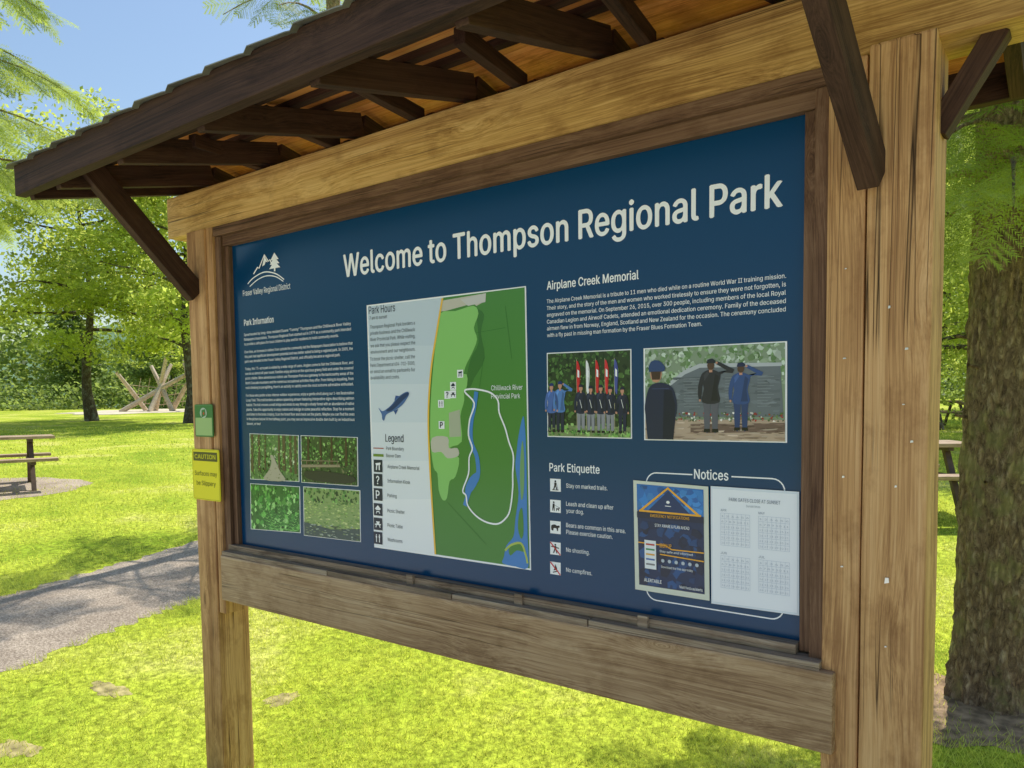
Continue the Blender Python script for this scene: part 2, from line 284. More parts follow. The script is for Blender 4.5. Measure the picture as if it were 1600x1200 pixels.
def leafquads(P,size,rg,up_bias=.5,dirs=None):
    n=len(P); nr=rg.standard_normal((n,3)); nr[:,2]+=up_bias*np.sign(nr[:,2]+1e-9); nr/=np.linalg.norm(nr,axis=1)[:,None]
    t=rg.standard_normal((n,3)) if dirs is None else dirs+.5*rg.standard_normal((n,3)); t-=nr*(t*nr).sum(1)[:,None]; t/=np.linalg.norm(t,axis=1)[:,None]; b=np.cross(nr,t)
    s=(size*(.6+.8*rg.random(n)))[:,None]; V=np.stack([P-t*s*.5,P+b*s*.27,P+t*s*.5,P-b*s*.27],1).reshape(-1,3)
    return V,np.arange(4*n).reshape(-1,4)
def broad(seed,H,Rr,leaf,ncl,nlf,base=.25,droop=0,tr=.018):
    rg=np.random.default_rng(seed); V=[];Fc=[]
    tp=[np.array([.15*math.sin(i*.9+seed),.12*math.cos(i*1.3+seed),H*.9*i/9]) for i in range(10)]; tp[0][:2]*=0
    rad=[H*tr*(1.35 if i==0 else 1)*(1-i/9.5) for i in range(10)]
    v,f=tube(tp,rad,12); V+=v;Fc+=f; cen=[]
    for k in range(18):
        z=H*(base+.62*k/18+.03*rg.random()); a=k*2.4+rg.random()*.5; hh=(z/H-base)/(1-base); L=Rr*(.95-.35*hh)*(.8+.4*rg.random()); rise=L*(.35-.2*rg.random())-droop*L
        o=np.array([0,0,z]); pts=[o+np.array([math.cos(a)*L*t,math.sin(a)*L*t,rise*t**1.2+.12*math.sin(5*t+k)]) for t in np.linspace(0,1,6)]
        r=H*tr*.38*(1-.5*hh); v,f=tube(pts,[r*(1-t*.85) for t in np.linspace(0,1,6)],6,len(V)); V+=v;Fc+=f
        for t in (.45,.65,.85,1): cen.append(pts[0]+(pts[-1]-pts[0])*t+rg.standard_normal(3)*.1*Rr)
    while len(cen)<ncl:
        d=rg.standard_normal(3); d/=np.linalg.norm(d); q=d*np.array([Rr,Rr,H*(1-base)*.5])*(.55+.45*rg.random()); q[2]+=H*(base+(1-base)*.53)
        cen.append(q)
    P=[];cc=[];dd=[]
    for c_ in cen:
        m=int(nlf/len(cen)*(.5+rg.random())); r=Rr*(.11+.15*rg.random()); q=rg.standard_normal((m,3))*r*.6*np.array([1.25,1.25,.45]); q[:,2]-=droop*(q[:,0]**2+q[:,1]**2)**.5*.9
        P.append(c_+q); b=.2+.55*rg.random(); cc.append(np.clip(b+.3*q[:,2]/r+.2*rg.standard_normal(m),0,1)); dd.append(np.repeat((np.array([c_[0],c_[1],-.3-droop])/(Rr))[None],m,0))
    P=np.concatenate(P); cc=np.concatenate(cc); LV,LF=leafquads(P,leaf,rg,.3,np.concatenate(dd))
    return (V,Fc),(LV,LF,np.repeat(cc,4))
def conif(seed,H,Rr,leaf,nb,per,base=.08,tr=.012):
    rg=np.random.default_rng(seed); V,Fc=tube([(0,0,H*i/6) for i in range(7)],[H*tr*(1.02-i/6) for i in range(7)],8); P=[];Dd=[];cc=[]
    for k in range(nb):
        u=(k/nb)**.85; z=H*(base+(1-base)*u); L=Rr*(1-u)**.8*(.75+.5*rg.random())+.12; a=k*2.399+rg.random(); m=int(per*(L/Rr)+6)
        t=rg.random(m)**.7; sp=L*.24*(1-t*.6)*rg.standard_normal(m); dx,dy=math.cos(a),math.sin(a)
        q=np.stack([dx*L*t-dy*sp,dy*L*t+dx*sp,z-.32*L*t**1.5+.1*L*t-.1*np.abs(sp)-rg.random(m)*.1*L],1); P.append(q)
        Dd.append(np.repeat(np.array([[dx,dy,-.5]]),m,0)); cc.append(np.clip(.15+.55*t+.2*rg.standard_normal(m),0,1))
    P=np.concatenate(P); LV,LF=leafquads(P,leaf,rg,.8,np.concatenate(Dd)); return (V,Fc),(LV,LF,np.repeat(np.concatenate(cc),4))
def frond(rg,sides=11,nn=10):
    T=[]
    def needles(o,d,L,n_,nl):
        s=np.array([-d[1],d[0],0]); 
        for i in range(n_):
            p=o+d*L*(i+.5)/n_
            for sg in (-1,1):
                q=d*.8+s*sg*.65; q=q/np.linalg.norm(q); l=nl*(.8+.4*rg.random()); w_=d*nl*.20
                T.append((p-w_,p+w_,p+q*l+np.array([0,0,rg.uniform(-.3,.3)*nl])))
    needles(np.zeros(3),np.array([1.,0,0]),1.,26,.06)
    for i in range(sides):
        x=.06+.88*i/sides; L=.44*(1-x)**.7+.06
        for sg in (-1,1):
            a=sg*(.85+.2*rg.random()); d=np.array([math.cos(a),math.sin(a),-.12]); needles(np.array([x,0,0]),d,L*(.8+.4*rg.random()),nn,.052)
    return np.array(T).reshape(-1,3)
def firnear(seed,H,r0_,z0,nb,Lf,nfr,fs,lean=(0,0),ex=1.25,flare=.30,taper=.7):
    rg=np.random.default_rng(seed); fr=[frond(rg) for _ in range(3)]
    V=[];Fc=[]; n_=120; sd=72
    hs=np.linspace(0,1,n_)**1.3*H
    for i,h in enumerate(hs):
        for k in range(sd):
            a=2*math.pi*k/sd; fl=1+flare*math.exp(-h/.22)*(1+.4*math.sin(a*5+1)); r=r0_*(1-h/H*taper)*fl*(1+.03*math.sin(a*9+h*3)+.03*math.sin(a*4-h*5)+.03*math.sin(h*23+a*13)+.03*rg.standard_normal())
            V.append((lean[0]*h+math.cos(a)*r,lean[1]*h+math.sin(a)*r,h-.05))
    for i in range(n_-1):
        for k in range(sd): k2=(k+1)%sd; Fc.append((i*sd+k,i*sd+k2,(i+1)*sd+k2,(i+1)*sd+k))
    LV=[];cc=[]
    for b in range(nb):
        z=z0+(H*.93-z0)*(b/nb)**ex; a=b*2.399+rg.uniform(-.3,.3)
        L=Lf(z/H)*(.75+.45*rg.random())
        o=np.array([lean[0]*z,lean[1]*z,z]); d=np.array([math.cos(a),math.sin(a),0])
        if 3.6<a%6.283<5.8: L=min(L,1.45)
        pts=[o+d*L*t+np.array([0,0,L*(.18*t-.42*t*t)]) for t in np.linspace(0,1,7)]
        v,f=tube(pts,[max(.004,.022*(1-t*.9)) for t in np.linspace(0,1,7)],6,len(V)); V+=v;Fc+=f
        m=int(nfr*(.4+L/2)); bs=rg.random()*.4
        for j in range(m):
            t=.2+.8*j/m; p=o+d*L*t+np.array([0,0,L*(.18*t-.42*t*t)]); sg=-1 if j%2 else 1
            yaw=a+sg*rg.uniform(.5,1.1)*(1.15-t); s_=fs*(.6+.7*rg.random())*(1.15-.5*t); pit=rg.uniform(.15,.85); rl=rg.uniform(-.6,.6)
            T=fr[j%3]*s_; M_=np.array(Matrix.Rotation(yaw,3,'Z')@Matrix.Rotation(pit,3,'Y')@Matrix.Rotation(rl,3,'X'))
            T=T@M_.T+p; T[:,2]-=.25*((T-p)[:,0]**2+(T-p)[:,1]**2); LV.append(T); cc.append(np.full(len(T),np.clip(bs+rg.random()*.6,0,1)))
    for s_ in range(12):     # dead stubs
        z=rg.uniform(.9,z0); a=rg.uniform(0,6.28); o=np.array([lean[0]*z,lean[1]*z,z]); d=np.array([math.cos(a),math.sin(a),.2]); v,f=tube([o,o+d*(r0_+rg.uniform(.01,.06))],[.012,.008],5,len(V)); V+=v;Fc+=f
    LV=np.concatenate(LV); return (V,Fc),(LV,np.arange(len(LV)).reshape(-1,3),np.concatenate(cc))
def meshes(nm_,data,mb,ml):
    (V,Fc),(LV,LF,c_)=data; return bigmesh(nm_+"_trunk",V,Fc,mb,smooth=True),bigmesh(nm_+"_crown",LV,LF,ml,c_)
def tree(name,ms,x,y,rot,s,label,group=None,mat=None):
    e=empty(name,(x,y,float(gh(x,y))-.03),label,"tree",group); e.rotation_euler[2]=rot; e.scale=(s,s,s*random.uniform(.95,1.08))
    for n_,me in zip(("trunk","crown"),ms): link(bpy.data.objects.new(n_,me),e)
    return e
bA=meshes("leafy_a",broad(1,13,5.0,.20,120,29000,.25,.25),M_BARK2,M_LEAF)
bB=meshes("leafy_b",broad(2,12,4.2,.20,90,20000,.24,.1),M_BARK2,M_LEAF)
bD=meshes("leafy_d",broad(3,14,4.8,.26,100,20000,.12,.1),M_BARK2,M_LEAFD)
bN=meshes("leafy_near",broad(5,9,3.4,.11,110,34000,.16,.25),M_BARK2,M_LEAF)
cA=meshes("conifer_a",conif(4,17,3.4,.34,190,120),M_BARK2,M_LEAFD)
G1="leafy trees around the lawn"; G2="trees along the edge of the park"
def T(ms,Z,X,s,label,name="leafy_tree",g=G2): x,y=site(Z,X); return tree(name,ms,x,y,random.uniform(0,6.28),s,label,g)
T(bA,33,-18.1,.95,"yellow-green leafy tree with slim trunk shading the lawn",g=G1)
T(bB,30,-12.6,1.0,"leafy tree with thick dark trunk beside the playground",g=G1)
T(bA,27,-24.5,.9,"drooping yellow-green leafy tree at the lawn edge",g=G1)
T(bN,15,9.3,1.0,"bright green leafy tree behind the big fir trunk",g=G1)
T(bN,21,11.6,1.25,"bright green leafy tree near the picnic tables",g=G1)
T(bN,25,17.6,1.2,"bright green leafy tree near the picnic tables",g=G1)
T(bB,34,23,1.0,"leafy tree beyond the picnic tables",g=G1)
k=0
for X in np.arange(-62,66,5.6):
    Z=58+6*math.sin(X)+random.uniform(-3,6); k+=1
    if k%3==0: T(cA,Z,X,random.uniform(.7,1.0),"dark green conifer at the far edge of the lawn","conifer_tree")
    elif k%3==1: T(bD,Z,X,random.uniform(.75,1.05),"dark green broadleaf tree at the far edge of the lawn")
    else: T(bB,Z-4,X,random.uniform(.7,.95),"pale green broadleaf tree at the far edge of the lawn")
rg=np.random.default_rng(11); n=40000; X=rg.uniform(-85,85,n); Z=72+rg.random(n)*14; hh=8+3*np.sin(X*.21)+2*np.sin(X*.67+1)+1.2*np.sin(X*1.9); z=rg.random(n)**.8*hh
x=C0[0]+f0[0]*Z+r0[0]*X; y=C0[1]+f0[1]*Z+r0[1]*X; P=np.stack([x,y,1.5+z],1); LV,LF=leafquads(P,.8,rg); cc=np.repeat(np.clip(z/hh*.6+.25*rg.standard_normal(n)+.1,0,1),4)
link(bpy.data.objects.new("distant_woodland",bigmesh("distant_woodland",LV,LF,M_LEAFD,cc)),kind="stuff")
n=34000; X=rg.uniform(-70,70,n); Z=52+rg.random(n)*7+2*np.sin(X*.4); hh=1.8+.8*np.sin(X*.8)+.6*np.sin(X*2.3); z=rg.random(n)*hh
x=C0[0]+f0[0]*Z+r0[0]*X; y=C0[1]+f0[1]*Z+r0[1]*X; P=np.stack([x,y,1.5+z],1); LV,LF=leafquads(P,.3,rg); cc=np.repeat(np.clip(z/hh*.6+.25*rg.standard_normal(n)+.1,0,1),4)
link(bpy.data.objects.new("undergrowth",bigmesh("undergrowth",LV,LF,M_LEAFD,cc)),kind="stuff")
fr_=meshes("fir_near",firnear(21,7.5,.180,2.4,50,lambda u:1.5*(1-u)**.5,15,.5,lean=(.012,.008),ex=1.4,taper=.35),M_BARK,M_NEED)
tree("fir_tree",fr_,2.43,2.80,0,1,"large fir with rough mossy brown bark beside the kiosk")
fl_=meshes("fir_left",firnear(33,14,.2,4.3,64,lambda u:2.6*(1-u)**.6,18,.62),M_BARK,M_NEED)
tree("fir_tree",fl_,-8.75,1.5,0,1,"fir with drooping needle branches beside the path")
fb_=meshes("fir_slim",firnear(44,9,.13,2.2,30,lambda u:2.1*(1-u)**.6,9,.5),M_BARK,M_NEED)
tree("fir_tree",fb_,-3.9,3.9,2.0,1,"slim fir behind the kiosk casting dappled shade on the path")
# ------------------------------------------------------------------ picnic tables
def table(x,y,rot,label,src=None):
    e=empty("picnic_table",(x,y,float(gh(x,y))),label,"table","picnic tables on the lawn"); e.rotation_euler[2]=rot
    if src:
        for ch in src.children:
            o=ch.copy(); COL.objects.link(o); o.parent=e
        return e
    b=lambda n_,p0,p1,w_,h_,mt: beam(n_,p0,p1,w_,h_,mt,None)
    tops=[b("p",(-.95,-.3+.15*i,.75),(.95,-.3+.15*i,.75),.138,.04,W_GREY) for i in range(5)]; t=join(tops,"tabletop"); t.parent=e
    for s in (-1,1):
        st=join([b("p",(-.95,s*(.66+.15*i),.45),(.95,s*(.66+.15*i),.45),.138,.04,W_GREY) for i in range(2)],"seat"); st.parent=e
    for s in (-.65,.65):
        lg=join([b("p",(s,-.2,.73),(s,-.62,0),.06,.06,M_BLACK),b("p",(s,.2,.73),(s,.62,0),.06,.06,M_BLACK),b("p",(s,-.84,.41),(s,.84,.41),.06,.05,M_BLACK),b("p",(s,-.34,.71),(s,.34,.71),.06,.04,M_BLACK)],"leg"); lg.parent=e
    return e
x,y=site(10.9,-7.65); t0=table(x,y,1.25,"brown wooden picnic table on a gravel pad by the path")
x,y=site(8.5,4.05); table(x,y,.55,"brown wooden picnic table behind the sign post",t0)
x,y=site(22,12.1); table(x,y,.6,"brown wooden picnic table far out on the lawn",t0)
# ------------------------------------------------------------------ log climber
x,y=site(45,-20.6); e=empty("climbing_frame",(x,y,float(gh(x,y))),"log climbing frame with leaning bare poles and ropes on sand","playground equipment")
fa=Vector(f0); ra=Vector(r0)
def pp(s,d,h): v=ra*s+fa*d; return (v.x,v.y,h)
lg=[(-2.0,-.8,2.6,.8,2.9),(-1.3,1,-2.2,-.6,2.3),(-.6,.6,.6,-.4,3.1),(.9,-.5,-.7,.5,2.7),(1.6,.4,2.4,-.3,2.5),(2.3,-.6,1.2,.6,3.0),(.2,1,1.9,.2,2.2),(-.2,-1,.3,.9,2.8)]
for i,(a,b,c_,d,h) in enumerate(lg):
    v,f=tube([pp(a,b,0),pp((a+c_)/2,(b+d)/2,h/2+.05),pp(c_,d,h)],[.14,.13,.10],8)
    mk("pole",v,f,M_LOG,e,smooth=True)
v=[];f=[]
for i in range(6):
    a=-1.5+.55*i; q,g=tube([pp(a,0,.3),pp(a+.35,.1,2.0)],[.018,.018],4,len(v)); v+=q;f+=g
for i in range(3):
    q,g=tube([pp(-1.9,0,.6+.5*i),pp(0,0,.4+.5*i),pp(2.1,0,.7+.5*i)],[.018]*3,4,len(v)); v+=q;f+=g
mk("rope_net",v,f,plain("pale_rope",c4(.5,.38,.26),.8),e)
# ------------------------------------------------------------------ kiosk
W=2.2732; ZB,ZT=1.07,2.29
K=empty("information_kiosk",(0,0,0),"roofed timber notice kiosk with large navy park sign","kiosk")
gz=float(gh(1,0))-.1
beam("post",(2.476,.022,gz),(2.476,.022,2.387),.15,.128,W_POST,K,upv=(1,0,0),rough=.0012,bev=.007,label="thick pale brown post with long drying cracks and staples")
beam("post",(-.183,.022,gz),(-.183,.022,2.372),.15,.135,W_POST,K,upv=(1,0,0),rough=.0012,bev=.007)
beam("inner_post",(2.3695,.0,gz),(2.3695,.0,2.372),.09,.079,W_POST,K,upv=(1,0,0),rough=.0008)
beam("inner_post",(-.092,.0,ZB-.3),(-.092,.0,2.372),.09,.045,W_POST,K,upv=(1,0,0))
beam("top_beam",(-.425,.035,2.458),(2.80,.035,2.458),.14,.172,W_BEAM,K,rough=.0015,bev=.008)
beam("lower_beam",(-.055,-.01,.932),(2.362,-.01,.932),.12,.188,W_LOW,K,rough=.0012,bev=.006)
def tr(name,p0,p1,w_,h_,m,**k): return beam(name,p0,p1,w_,h_,m,K,bev=.0025,**k)
tr("frame_rail",(-.068,-.018,2.352),(2.331,-.018,2.352),.05,.038,W_TRIM)
tr("frame_rail",(-.045,-.006,2.3125),(2.31,-.006,2.3125),.04,.041,W_TRIM)
tr("frame_stile",(-.0475,-.012,1.03),(-.0475,-.012,2.331),.045,.042,W_TRIM,upv=(1,0,0))
tr("frame_stile",(-.013,-.004,1.05),(-.013,-.004,2.291),.03,.026,W_TRIM,upv=(1,0,0))
tr("frame_stile",(W+.0425,-.012,1.03),(W+.0425,-.012,2.331),.045,.034,W_TRIM,upv=(1,0,0))
tr("frame_stile",(W+.012,-.004,1.05),(W+.012,-.004,2.291),.03,.026,W_TRIM,upv=(1,0,0))
tr("frame_sill",(-.045,-.012,1.056),(2.27,-.012,1.056),.05,.024,W_SILL)
xs=[-.05,.62,1.22,1.72,2.335]
for a,b in zip(xs[:-1],xs[1:]): tr("frame_sill",(a,-.028,1.034),(b-.004,-.028,1.034),.075,.02,W_SILL)
for xx in (1.0,1.45,1.86): tr("cleat",(xx,-.04,1.058),(xx+.03,-.04,1.058),.012,.035,W_SILL)
mk("back_panel",[(-.03,.03,1.04),(W+.03,.03,1.04),(W+.03,.03,2.31),(-.03,.03,2.31),(-.03,.045,1.04),(W+.03,.045,1.04),(W+.03,.045,2.31),(-.03,.045,2.31)],[(0,1,2,3),(7,6,5,4),(0,4,5,1),(3,2,6,7),(0,3,7,4),(1,5,6,2)],W_GREY,K)
# roof
YR=.035
def rb(y): return 2.567-.23*abs(y-YR)
RX0,RX1=-.435,2.66
roof=bpy.data.objects.new("roof",None); link(roof,K)
for s in (-1,1):
    ye=YR+s*.615
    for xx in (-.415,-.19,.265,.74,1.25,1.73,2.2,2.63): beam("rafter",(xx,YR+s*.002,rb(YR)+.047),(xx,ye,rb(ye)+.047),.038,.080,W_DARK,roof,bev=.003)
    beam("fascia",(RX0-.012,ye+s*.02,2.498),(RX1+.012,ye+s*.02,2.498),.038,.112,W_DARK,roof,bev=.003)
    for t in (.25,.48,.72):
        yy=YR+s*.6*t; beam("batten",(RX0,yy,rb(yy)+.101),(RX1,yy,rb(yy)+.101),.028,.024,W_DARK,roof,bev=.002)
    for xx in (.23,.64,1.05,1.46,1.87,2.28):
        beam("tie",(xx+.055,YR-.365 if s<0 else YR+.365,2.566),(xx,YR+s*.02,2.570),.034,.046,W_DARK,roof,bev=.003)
    ya,yb=YR,YR+s*.64
    mk("sheathing",[(RX0,ya,rb(ya)+.114),(RX1,ya,rb(ya)+.114),(RX1,yb,rb(yb)+.114),(RX0,yb,rb(yb)+.114),(RX0,ya,rb(ya)+.126),(RX1,ya,rb(ya)+.126),(RX1,yb,rb(yb)+.126),(RX0,yb,rb(yb)+.126)],[(0,1,2,3),(7,6,5,4),(0,4,5,1),(3,2,6,7),(0,3,7,4),(1,5,6,2)],W_ORG,roof)
    prof=[];xx=RX0-.03
    while xx<RX1+.03:
        prof+=[(xx,.0),(xx+.014,.014),(xx+.17,.003),(xx+.189,.0)]; xx+=.19
    V=[];Fc=[];yb=YR+s*.675
    for xx,h in prof:
        for th in (.0015,-.0015): V+= [(xx,ya,rb(ya)+.13+h+th),(xx,yb,rb(yb)+.13+h+th)]
    for i in range(len(prof)-1):
        a=i*4;b=a+4; Fc+=[(a,a+1,b+1,b),(a+2,b+2,b+3,a+3),(a+1,a+3,b+3,b+1)]
    mk("metal_roofing",V,Fc,M_METAL,roof)
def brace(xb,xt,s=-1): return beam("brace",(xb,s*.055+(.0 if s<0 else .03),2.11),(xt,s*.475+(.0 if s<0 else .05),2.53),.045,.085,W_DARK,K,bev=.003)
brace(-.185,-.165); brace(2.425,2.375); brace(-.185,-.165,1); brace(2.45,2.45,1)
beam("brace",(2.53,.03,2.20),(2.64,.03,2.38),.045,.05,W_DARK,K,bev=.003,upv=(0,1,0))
def spots(name,lst,pl,mat,sz,parent):
    for (a,b) in lst:
        x,z=R(a,b,pl); w_=sz*random.uniform(.7,1.3); h_=sz*random.uniform(.4,1.1)
        V=[(x-w_,pl-.0005,z-h_),(x+w_,pl-.0005,z-h_*.6),(x+w_*.8,pl-.0005,z+h_),(x-w_*.7,pl-.0005,z+h_),(x-w_,pl-.004,z-h_),(x+w_,pl-.004,z-h_*.6),(x+w_*.8,pl-.004,z+h_),(x-w_*.7,pl-.004,z+h_)]
        mk(name,V,[(4,5,6,7),(0,4,7,3),(1,2,6,5),(3,7,6,2),(0,1,5,4)],mat,parent)
spots("staple",[(1417,545),(1412,632),(1390,480),(1400,760),(1425,690),(1384,1010)],-.053,M_STEEL,.0028,K); spots("staple",[(1386,907)],-.053,M_STEEL,.006,K)
spots("nail",[(1318,745),(1316,885),(1322,420),(1320,560)],-.045,M_STEEL,.0028,K)
# ------------------------------------------------------------------ information panel print
NAVY=lin(0,62,102)
def box(name,x0,x1,z0,z1,y0,y1,mat,parent,fc=None):
    V=[(x0,y0,z0),(x1,y0,z0),(x1,y0,z1),(x0,y0,z1),(x0,y1,z0),(x1,y1,z0),(x1,y1,z1),(x0,y1,z1)]
    Fc=[(0,1,2,3),(7,6,5,4),(0,4,5,1),(3,2,6,7),(0,3,7,4),(1,5,6,2)]
    return mk(name,V,Fc,mat,parent,fcols=[fc]*6 if fc else None)
PANEL=box("information_panel",-.004,W+.004,ZB-.004,ZT+.004,0,.02,M_INK,K,NAVY)
class D:
    def __init__(s,base=0.0): s.V=[];s.F=[];s.C=[];s.base=base
    def poly(s,pts,col,l=1):
        k=len(s.V); y=s.base-.0005*l
        s.V+=[(p[0],y,p[1]) for p in pts]; s.F.append(tuple(range(k,k+len(pts)))); s.C.append(col)
    def disc(s,c,rx,rz,col,l=1,n=14): s.poly([(c[0]+rx*math.cos(2*math.pi*i/n),c[1]+rz*math.sin(2*math.pi*i/n)) for i in range(n)],col,l)
    def stroke(s,pts,wd,col,l=1,closed=False):
        P=[np.array(p,float) for p in pts]; n=len(P)
        k=len(s.V); y=s.base-.0005*l
        for i in range(n):
            a=P[(i-1)%n] if closed or i>0 else P[i]; b=P[(i+1)%n] if closed or i<n-1 else P[i]
            t=b-a; t/=np.linalg.norm(t)+1e-9; q=np.array([-t[1],t[0]])*wd/2
            s.V+=[(P[i][0]+q[0],y,P[i][1]+q[1]),(P[i][0]-q[0],y,P[i][1]-q[1])]
        for i in range(n if closed else n-1):
            j=(i+1)%n; s.F.append((k+2*i,k+2*i+1,k+2*j+1,k+2*j)); s.C.append(col)
    def out(s,name,mat,parent,**kw): return mk(name,s.V,s.F,mat,parent,fcols=s.C,**kw)
def smooth(pts,closed=False,k=5):
    P=[np.array(p,float) for p in pts]; n=len(P); o=[]
    for i in range(n if closed else n-1):
        g=lambda j:P[j%n] if closed else P[max(0,min(n-1,j))]
        a,b,c_,d=g(i-1),g(i),g(i+1),g(i+2)
        for j in range(k):
            t=j/k; o.append(.5*((2*b)+(-a+c_)*t+(2*a-5*b+4*c_-d)*t*t+(-a+3*b-3*c_+d)*t**3))
    if not closed: o.append(P[-1])
    return [tuple(p) for p in o]
S=lambda *a:[R(a[i],a[i+1]) for i in range(0,len(a),2)]
WHITE=(.99,.99,.99,1); BLK=lin(25,25,28); RED=lin(215,35,35)
TXT={}; UID=[0]
FONT=None
try:
    fp=os.path.join(bpy.utils.system_resource('DATAFILES'),'fonts','Inter.woff2')
    if os.path.exists(fp): FONT=bpy.data.fonts.load(fp)
except Exception: FONT=None
def text(group,s,X,Z,width=None,cap=.02,bold=0,col=WHITE,y=-.001,res=3,align='L',sx=.82):
    if '#' not in group: UID[0]+=1; group+="#u%d"%UID[0]
    TXT.setdefault(group,[]).append(dict(s=s,X=X,Z=Z,w=width,cap=cap,bold=bold,col=col,y=y,res=res,al=align,sx=sx))
def evalt(items,fill):
    obs=[];out=[]
    for s_,b_,r_ in items:
        cu=bpy.data.curves.new("t",'FONT'); cu.body=s_; cu.size=1; cu.offset=b_; cu.resolution_u=r_
        if FONT: cu.font=FONT
        if not fill: cu.fill_mode='NONE'
        o=bpy.data.objects.new("t",cu); COL.objects.link(o); obs.append(o)
    bpy.context.view_layer.update(); dg=bpy.context.evaluated_depsgraph_get()
    for o in obs:
        ev=o.evaluated_get(dg); me=ev.to_mesh(); out.append((np.array([v.co[:] for v in me.vertices]).reshape(-1,3),[tuple(p.vertices) for p in me.polygons],[tuple(e_.vertices) for e_ in me.edges])); ev.to_mesh_clear()
    for o in obs:
        cu=o.data; bpy.data.objects.remove(o); bpy.data.curves.remove(cu)
    return out
def contours(V,E):
    adj={}
    for a,b in E: adj.setdefault(a,[]).append(b); adj.setdefault(b,[]).append(a)
    seen=set(); cs=[]
    for a in sorted(adj):
        if a in seen: continue
        c=[a]; seen.add(a); cur=a+1 if (a+1) in adj[a] else min(adj[a])
        while cur not in seen:
            c.append(cur); seen.add(cur); nx=[q for q in adj[cur] if q not in seen]
            if not nx: break
            cur=nx[0]
        P=[V[i][:2] for i in c]; Q=[P[0]]
        for p in P[1:]:
            if np.hypot(*(p-Q[-1]))>1e-4: Q.append(p)
        if len(Q)>1 and np.hypot(*(Q[0]-Q[-1]))<1e-4: Q.pop()
        if len(Q)>=3: cs.append(np.array(Q))
    return cs
def area(P): x,y=P[:,0],P[:,1]; return .5*float(np.sum(x*np.roll(y,-1)-np.roll(x,-1)*y))
def inside(p,c):               # winding number of closed contour c around point p
    w_=0; n_=len(c)
    for i in range(n_):
        a=c[i]; b=c[(i+1)%n_]; cr=(b[0]-a[0])*(p[1]-a[1])-(p[0]-a[0])*(b[1]-a[1])
        if a[1]<=p[1]<b[1] and cr>0: w_+=1
        elif b[1]<=p[1]<a[1] and cr<0: w_-=1
    return w_
def glyph_fill(cs):
    """non-zero winding fill: constrained triangulation, then test every triangle's centre"""
    if not cs: return [],[]
    pts=[];edges=[]
    for c in cs:
        k=len(pts); pts+=[Vector((float(p[0]),float(p[1]))) for p in c]; edges+=[(k+i,k+(i+1)%len(c)) for i in range(len(c))]
    ov,oe,of,_,_,_=geometry.delaunay_2d_cdt(pts,edges,[],0,1e-6,True)
    F_=[]
    for f in of:
        m=((ov[f[0]].x+ov[f[1]].x+ov[f[2]].x)/3,(ov[f[0]].y+ov[f[1]].y+ov[f[2]].y)/3)
        if sum(inside(m,c) for c in cs)!=0: F_.append(tuple(f))
    return [(v.x,v.y) for v in ov],F_
def flush(parents):
    allr=[r for g in TXT.values() for r in g]; simple=FONT is None; ms=[]
    if not simple:
        try:
            chars=sorted({c for r in allr for c in r['s'] if c!=' '}); rs_=sorted({min(3,r['res']) if r['res']<6 else 6 for r in allr})
            wd=evalt([("H"+c+"H",0,1) for c in chars+[' ']]+[("HH",0,1)],False); hh_=wd[-1][0][:,0].max(); adv={c:float(wd[i][0][:,0].max()-hh_) for i,c in enumerate(chars+[' '])}
            GL={}
            for rs1 in rs_:
                for c,(V,_,E) in zip(chars,evalt([(c,0,rs1) for c in chars],False)): GL[(c,rs1)]=contours(V,E)
            caph=max(p[:,1].max() for p in GL[('H',rs_[0])])
            cache={}
            for r in allr:
                rr1=min(3,r['res']) if r['res']<6 else 6; b=r['bold']; V=[];Fc=[];x=0
                for c in r['s']:
                    if c!=' ':
                        if (c,rr1) not in cache: cache[(c,rr1)]=glyph_fill(GL[(c,rr1)])
                        gv,gf=cache[(c,rr1)]; k=len(V); V+=[(x+p[0],p[1],0) for p in gv]; Fc+=[tuple(k+i for i in f) for f in gf]
                    x+=adv[c]*(1.0 if c!=' ' else .9)+b*.8
                ms.append((np.array(V).reshape(-1,3),Fc))
        except Exception as ex:
            simple=True; ms=[]
    if simple:
        globals()['FONT']=None; r_=evalt([("H",0,3)]+[(r['s'],r['bold'],r['res']) for r in allr],True); caph=r_[0][0][:,1].max(); ms=[(a,b) for a,b,_ in r_[1:]]
    i=0
    for g,rs in TXT.items():
        VV=[];FF=[];CC=[]; nm_=g.split('#')[0]; par,mat=parents[nm_]; L=par.location if par.type=='EMPTY' else Vector((0,0,0))
        for r in rs:
            V,Fc=ms[i]; i+=1
            if len(V)==0: continue
            sz=r['cap']/caph; x0,x1=V[:,0].min(),V[:,0].max(); w0=(x1-x0)
            sx=(r['w']/w0) if r['w'] else sz*r['sx']
            off={'L':0,'C':-w0*sx/2,'R':-w0*sx}[r['al']]
            b=0 if simple else r['bold']*1.1
            # heavier weights: the same lettering printed in slightly shifted passes
            passes=[(0,0)] if b<.003 else ([(-b,0),(b,0)] if b<.012 else [(-b,0),(b,0),(0,b*.55),(0,-b*.55)])
            for pi2,(ox,oz) in enumerate(passes):
                k=len(VV)
                VV+=[(r['X']+off+(v[0]-x0+ox)*sx-L.x,r['y']-.00008*pi2-L.y,r['Z']+(v[1]+oz)*sz-L.z) for v in V]
                FF+=[tuple(k+a for a in f) for f in Fc]; CC+=[r['col']]*len(Fc)
        mk(nm_,VV,FF,mat,par,fcols=CC)
a=R(538,433); b=R(1222,322); text("title_lettering","Welcome to Thompson Regional Park",a[0],(a[1]+b[1])/2,b[0]-a[0],.077,.018,res=8)
